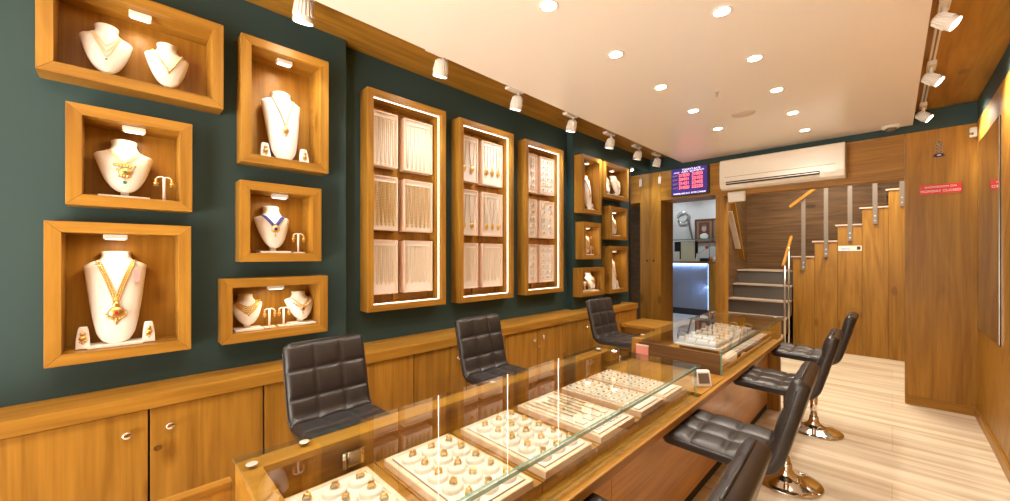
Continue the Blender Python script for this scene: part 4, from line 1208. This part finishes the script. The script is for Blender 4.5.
# ------------------------------------------------------------------ back room
bc = thing('reception_counter', 'dark tiled counter with glowing blue edge seen through the left opening', 'counter', (-3.5, 10.2, 0))
tb = MB()
for i in range(4):
    for j in range(2): tb.box(-4.72 + .38 * i + .002, -4.72 + .38 * (i + 1) - .002, 10.2, 10.22, .16 + .56 * j + .002, .16 + .56 * (j + 1) - .002)
tb.build('front_tiles', LAMI, bc)
B(-4.72, -3.20, 10.221, 10.65, .0, 1.279).build('counter_body', DARK, bc)
B(-4.72, -3.20, 10.20, 10.6, .001, .158).build('plinth', DARK, bc)
B(-4.66, -2.94, 10.15, 10.75, 1.30, 1.345, bev=.004).build('counter_top', WX, bc)
B(-3.165, -2.94, 10.15, 10.70, .0, 1.299).build('end_panel', WZ, bc)
B(-4.70, -3.19, 10.160, 10.172, 1.288, 1.299).build('led_strip', LEDBLUE, bc)
B(-3.176, -3.167, 10.165, 10.180, .16, 1.286).build('led_strip', LEDBLUE, bc)
gs = thing('glass_shelf', 'pale glass shelf above the far room counter', 'shelf', (-3.5, 10.3, 1.9))
B(-4.6, -2.95, 10.2, 10.5, 1.895, 1.915).build('shelf_plate', GEDGE, gs)
for xx in (-4.3, -3.2): MB().cyl((xx, 10.35, 1.346), (xx, 10.35, 1.894), .012, n=10).build('shelf_post', STEEL, gs)
pf = thing('picture_frame', 'dark framed double portrait on the back room wall', 'picture', (-3.5, 11.48, 1.85))
fr = MB(); fr.box(-3.92, -3.02, 11.46, 11.499, 1.85, 1.89).box(-3.92, -3.02, 11.46, 11.499, 2.47, 2.51).box(-3.92, -3.88, 11.46, 11.499, 1.89, 2.47).box(-3.06, -3.02, 11.46, 11.499, 1.89, 2.47).box(-3.49, -3.45, 11.46, 11.499, 1.89, 2.47)
fr.build('frame', PHOTOBG, pf, bev=.004)
fr = MB(); fr.box(-3.88, -3.49, 11.478, 11.485, 1.89, 2.47).box(-3.45, -3.06, 11.478, 11.485, 1.89, 2.47); fr.build('mat_board', plain('mat', (.35, .22, .13), .7), pf)
for cx in (-3.685, -3.255):
    B(cx - .14, cx + .14, 11.474, 11.478, 1.94, 2.42).build('portrait_print', PHOTOBG, pf)
    fg = MB(); fg.ball((cx, 11.473, 2.24), .075, SKINC, 2, (.9, .05, 1.15)); fg.ball((cx, 11.473, 2.03), .14, WTXT, 2, (.85, .03, .62))
    fg.ball((cx, 11.471, 2.32), .07, GREYST, 2, (.95, .04, .4)); fg.build('portrait_figure', SKINC, pf)
rg_ = thing('ring_mirror', 'round chrome ring lamp on the white back room wall', 'ring lamp', (-4.25, 11.45, 2.5))
MB().tube([(-4.25 + .15 * math.cos(a), 11.44, 2.60 + .15 * math.sin(a)) for a in [2 * PI * i / 28 for i in range(28)]], .018, 8, closed=True).build('ring', CHROME, rg_)
beam(MB(), (-4.12, 11.45, 2.55), (-3.98, 11.45, 1.95), .05, .03).build('arm', GREYST, rg_)
for nm, lab, cat, a, m in (('paper_sheet', 'cream printed sheet standing on the back room counter', 'paper', (-3.87, -3.53, 10.30, 10.32, 1.347, 1.85), PAPER),
                           ('monitor', 'black box shape behind the cream sheet on the counter', 'monitor', (-4.08, -3.50, 10.42, 10.46, 1.40, 1.86), BLACK),
                           ('small_card', 'small white card left of the cream sheet', 'card', (-4.03, -3.89, 10.26, 10.27, 1.347, 1.60), WHITE)):
    o = B(a[0], a[1], a[2], a[3], a[4], a[5], bev=.003).build(nm, m, loc=((a[0] + a[1]) / 2, a[2], a[4])); tag(o, lab, cat)
mst = B(-3.84, -3.74, 10.40, 10.50, 1.346, 1.40).build('monitor_foot', BLACK, bpy.data.objects['monitor'])
tt = thing('black_tray', 'low black card holder on the back room counter', 'holder', (-3.3, 10.35, 1.345))
B(-3.40, -3.22, 10.28, 10.40, 1.346, 1.43, bev=.01).build('holder_body', BLACK, tt)
for q, (x, c, nm) in enumerate(((-3.16, REDP, 'orange'), (-3.09, WTXT, 'white'))):
    o = MB().lathe([(0, 0), (.03, 0), (.034, .05), (.03, .09), (.012, .10), (.012, .13), (0, .13)], n=16).build('bottle', plain('bottle_' + nm, (.8, .25, .08) if q == 0 else (.75, .7, .65), .4))
    o.location = (x, 10.34, 1.347); tag(o, 'small %s bottle near the right end of the back room counter' % nm, 'bottle')
vz = thing('flower_vase', 'slim white vase with a red flower on the back room counter', 'vase', (-3.44, 10.3, 1.345))
MB().lathe([(0, 0), (.045, 0), (.05, .04), (.025, .12), (.02, .18), (.026, .2), (.018, .2), (0, .17)], (-3.46, 10.27, 1.347), n=18).build('vase_body', WHITE, vz)
MB().cyl((-3.46, 10.27, 1.52), (-3.24, 10.29, 1.68), .004, n=6).build('stem', GREEN, vz)
mb = MB()
for k in range(6): mb.ball((-3.24 + .022 * math.cos(k), 10.29 + .01 * math.sin(k), 1.69 + .015 * math.sin(k * 2)), .025, None, 1)
mb.build('blossom', REDP, vz)

# ------------------------------------------------------------------ light for the side rooms
area((-3.95, 10.17, 1.28), 1.5, 5, (.25, .45, 1.), (.5, 0, 0), .02)
area((-3.19, 10.17, .72), .02, 5, (.25, .45, 1.), (0, 1.2, 0), 1.1)
for q, (x, y) in enumerate(((-4.4, 8.0), (-3.0, 8.0), (-4.4, 10.9), (-3.3, 10.9))):
    dup(dl0, (x, y, 3.40), 0, 'recessed ceiling light of the back room, %s' % ORD[q], 'back room ceiling lights')
    spot((x, y, 3.37), (x, y, 0), 48 if y < 9 else 26, 150, 1., (.86, .93, 1.), .06)
area((-.6, 6.9, 3.38), 1.2, 70, (1, .84, .66), sy=1.2)

# ------------------------------------------------------------------ world, camera, view
w = bpy.data.worlds.new('world'); SC.world = w; w.use_nodes = True
bg = w.node_tree.nodes['Background']; bg.inputs['Color'].default_value = (1., .90, .78, 1)
_n = w.node_tree.nodes; _l = w.node_tree.links          # added unseen fill: world brighter below the horizon to lift the ceiling, dimmer above
_tc = _n.new('ShaderNodeTexCoord'); _sx = _n.new('ShaderNodeSeparateXYZ'); _mr = _n.new('ShaderNodeMapRange')
_mr.inputs['From Min'].default_value = -.15; _mr.inputs['From Max'].default_value = .10
_mr.inputs['To Min'].default_value = 8.3; _mr.inputs['To Max'].default_value = 1.6
_l.new(_tc.outputs['Generated'], _sx.inputs[0]); _l.new(_sx.outputs['Z'], _mr.inputs['Value']); _l.new(_mr.outputs['Result'], bg.inputs['Strength'])

cam = bpy.data.cameras.new('camera'); co = bpy.data.objects.new('camera', cam); C.objects.link(co)
co.location = (0, 0, 1.5); co.rotation_euler = (PI / 2, 0, math.radians(45.09))
cam.sensor_width = 36; cam.lens = 36 * 386 / 1010; cam.shift_y = 4.9 / 1010; cam.clip_start = .02
SC.camera = co
SC.view_settings.view_transform = 'Standard'; SC.view_settings.look = 'None'; SC.view_settings.gamma = 1
SC.view_settings.use_curve_mapping = False
SC.view_settings.exposure = 0.84
SC.cycles.max_bounces = 8; SC.cycles.diffuse_bounces = 6; SC.cycles.glossy_bounces = 4; SC.cycles.transparent_max_bounces = 16
SC.cycles.use_denoising = True
SC.cycles.sample_clamp_indirect = 6
SC.cycles.caustics_reflective = False; SC.cycles.caustics_refractive = False
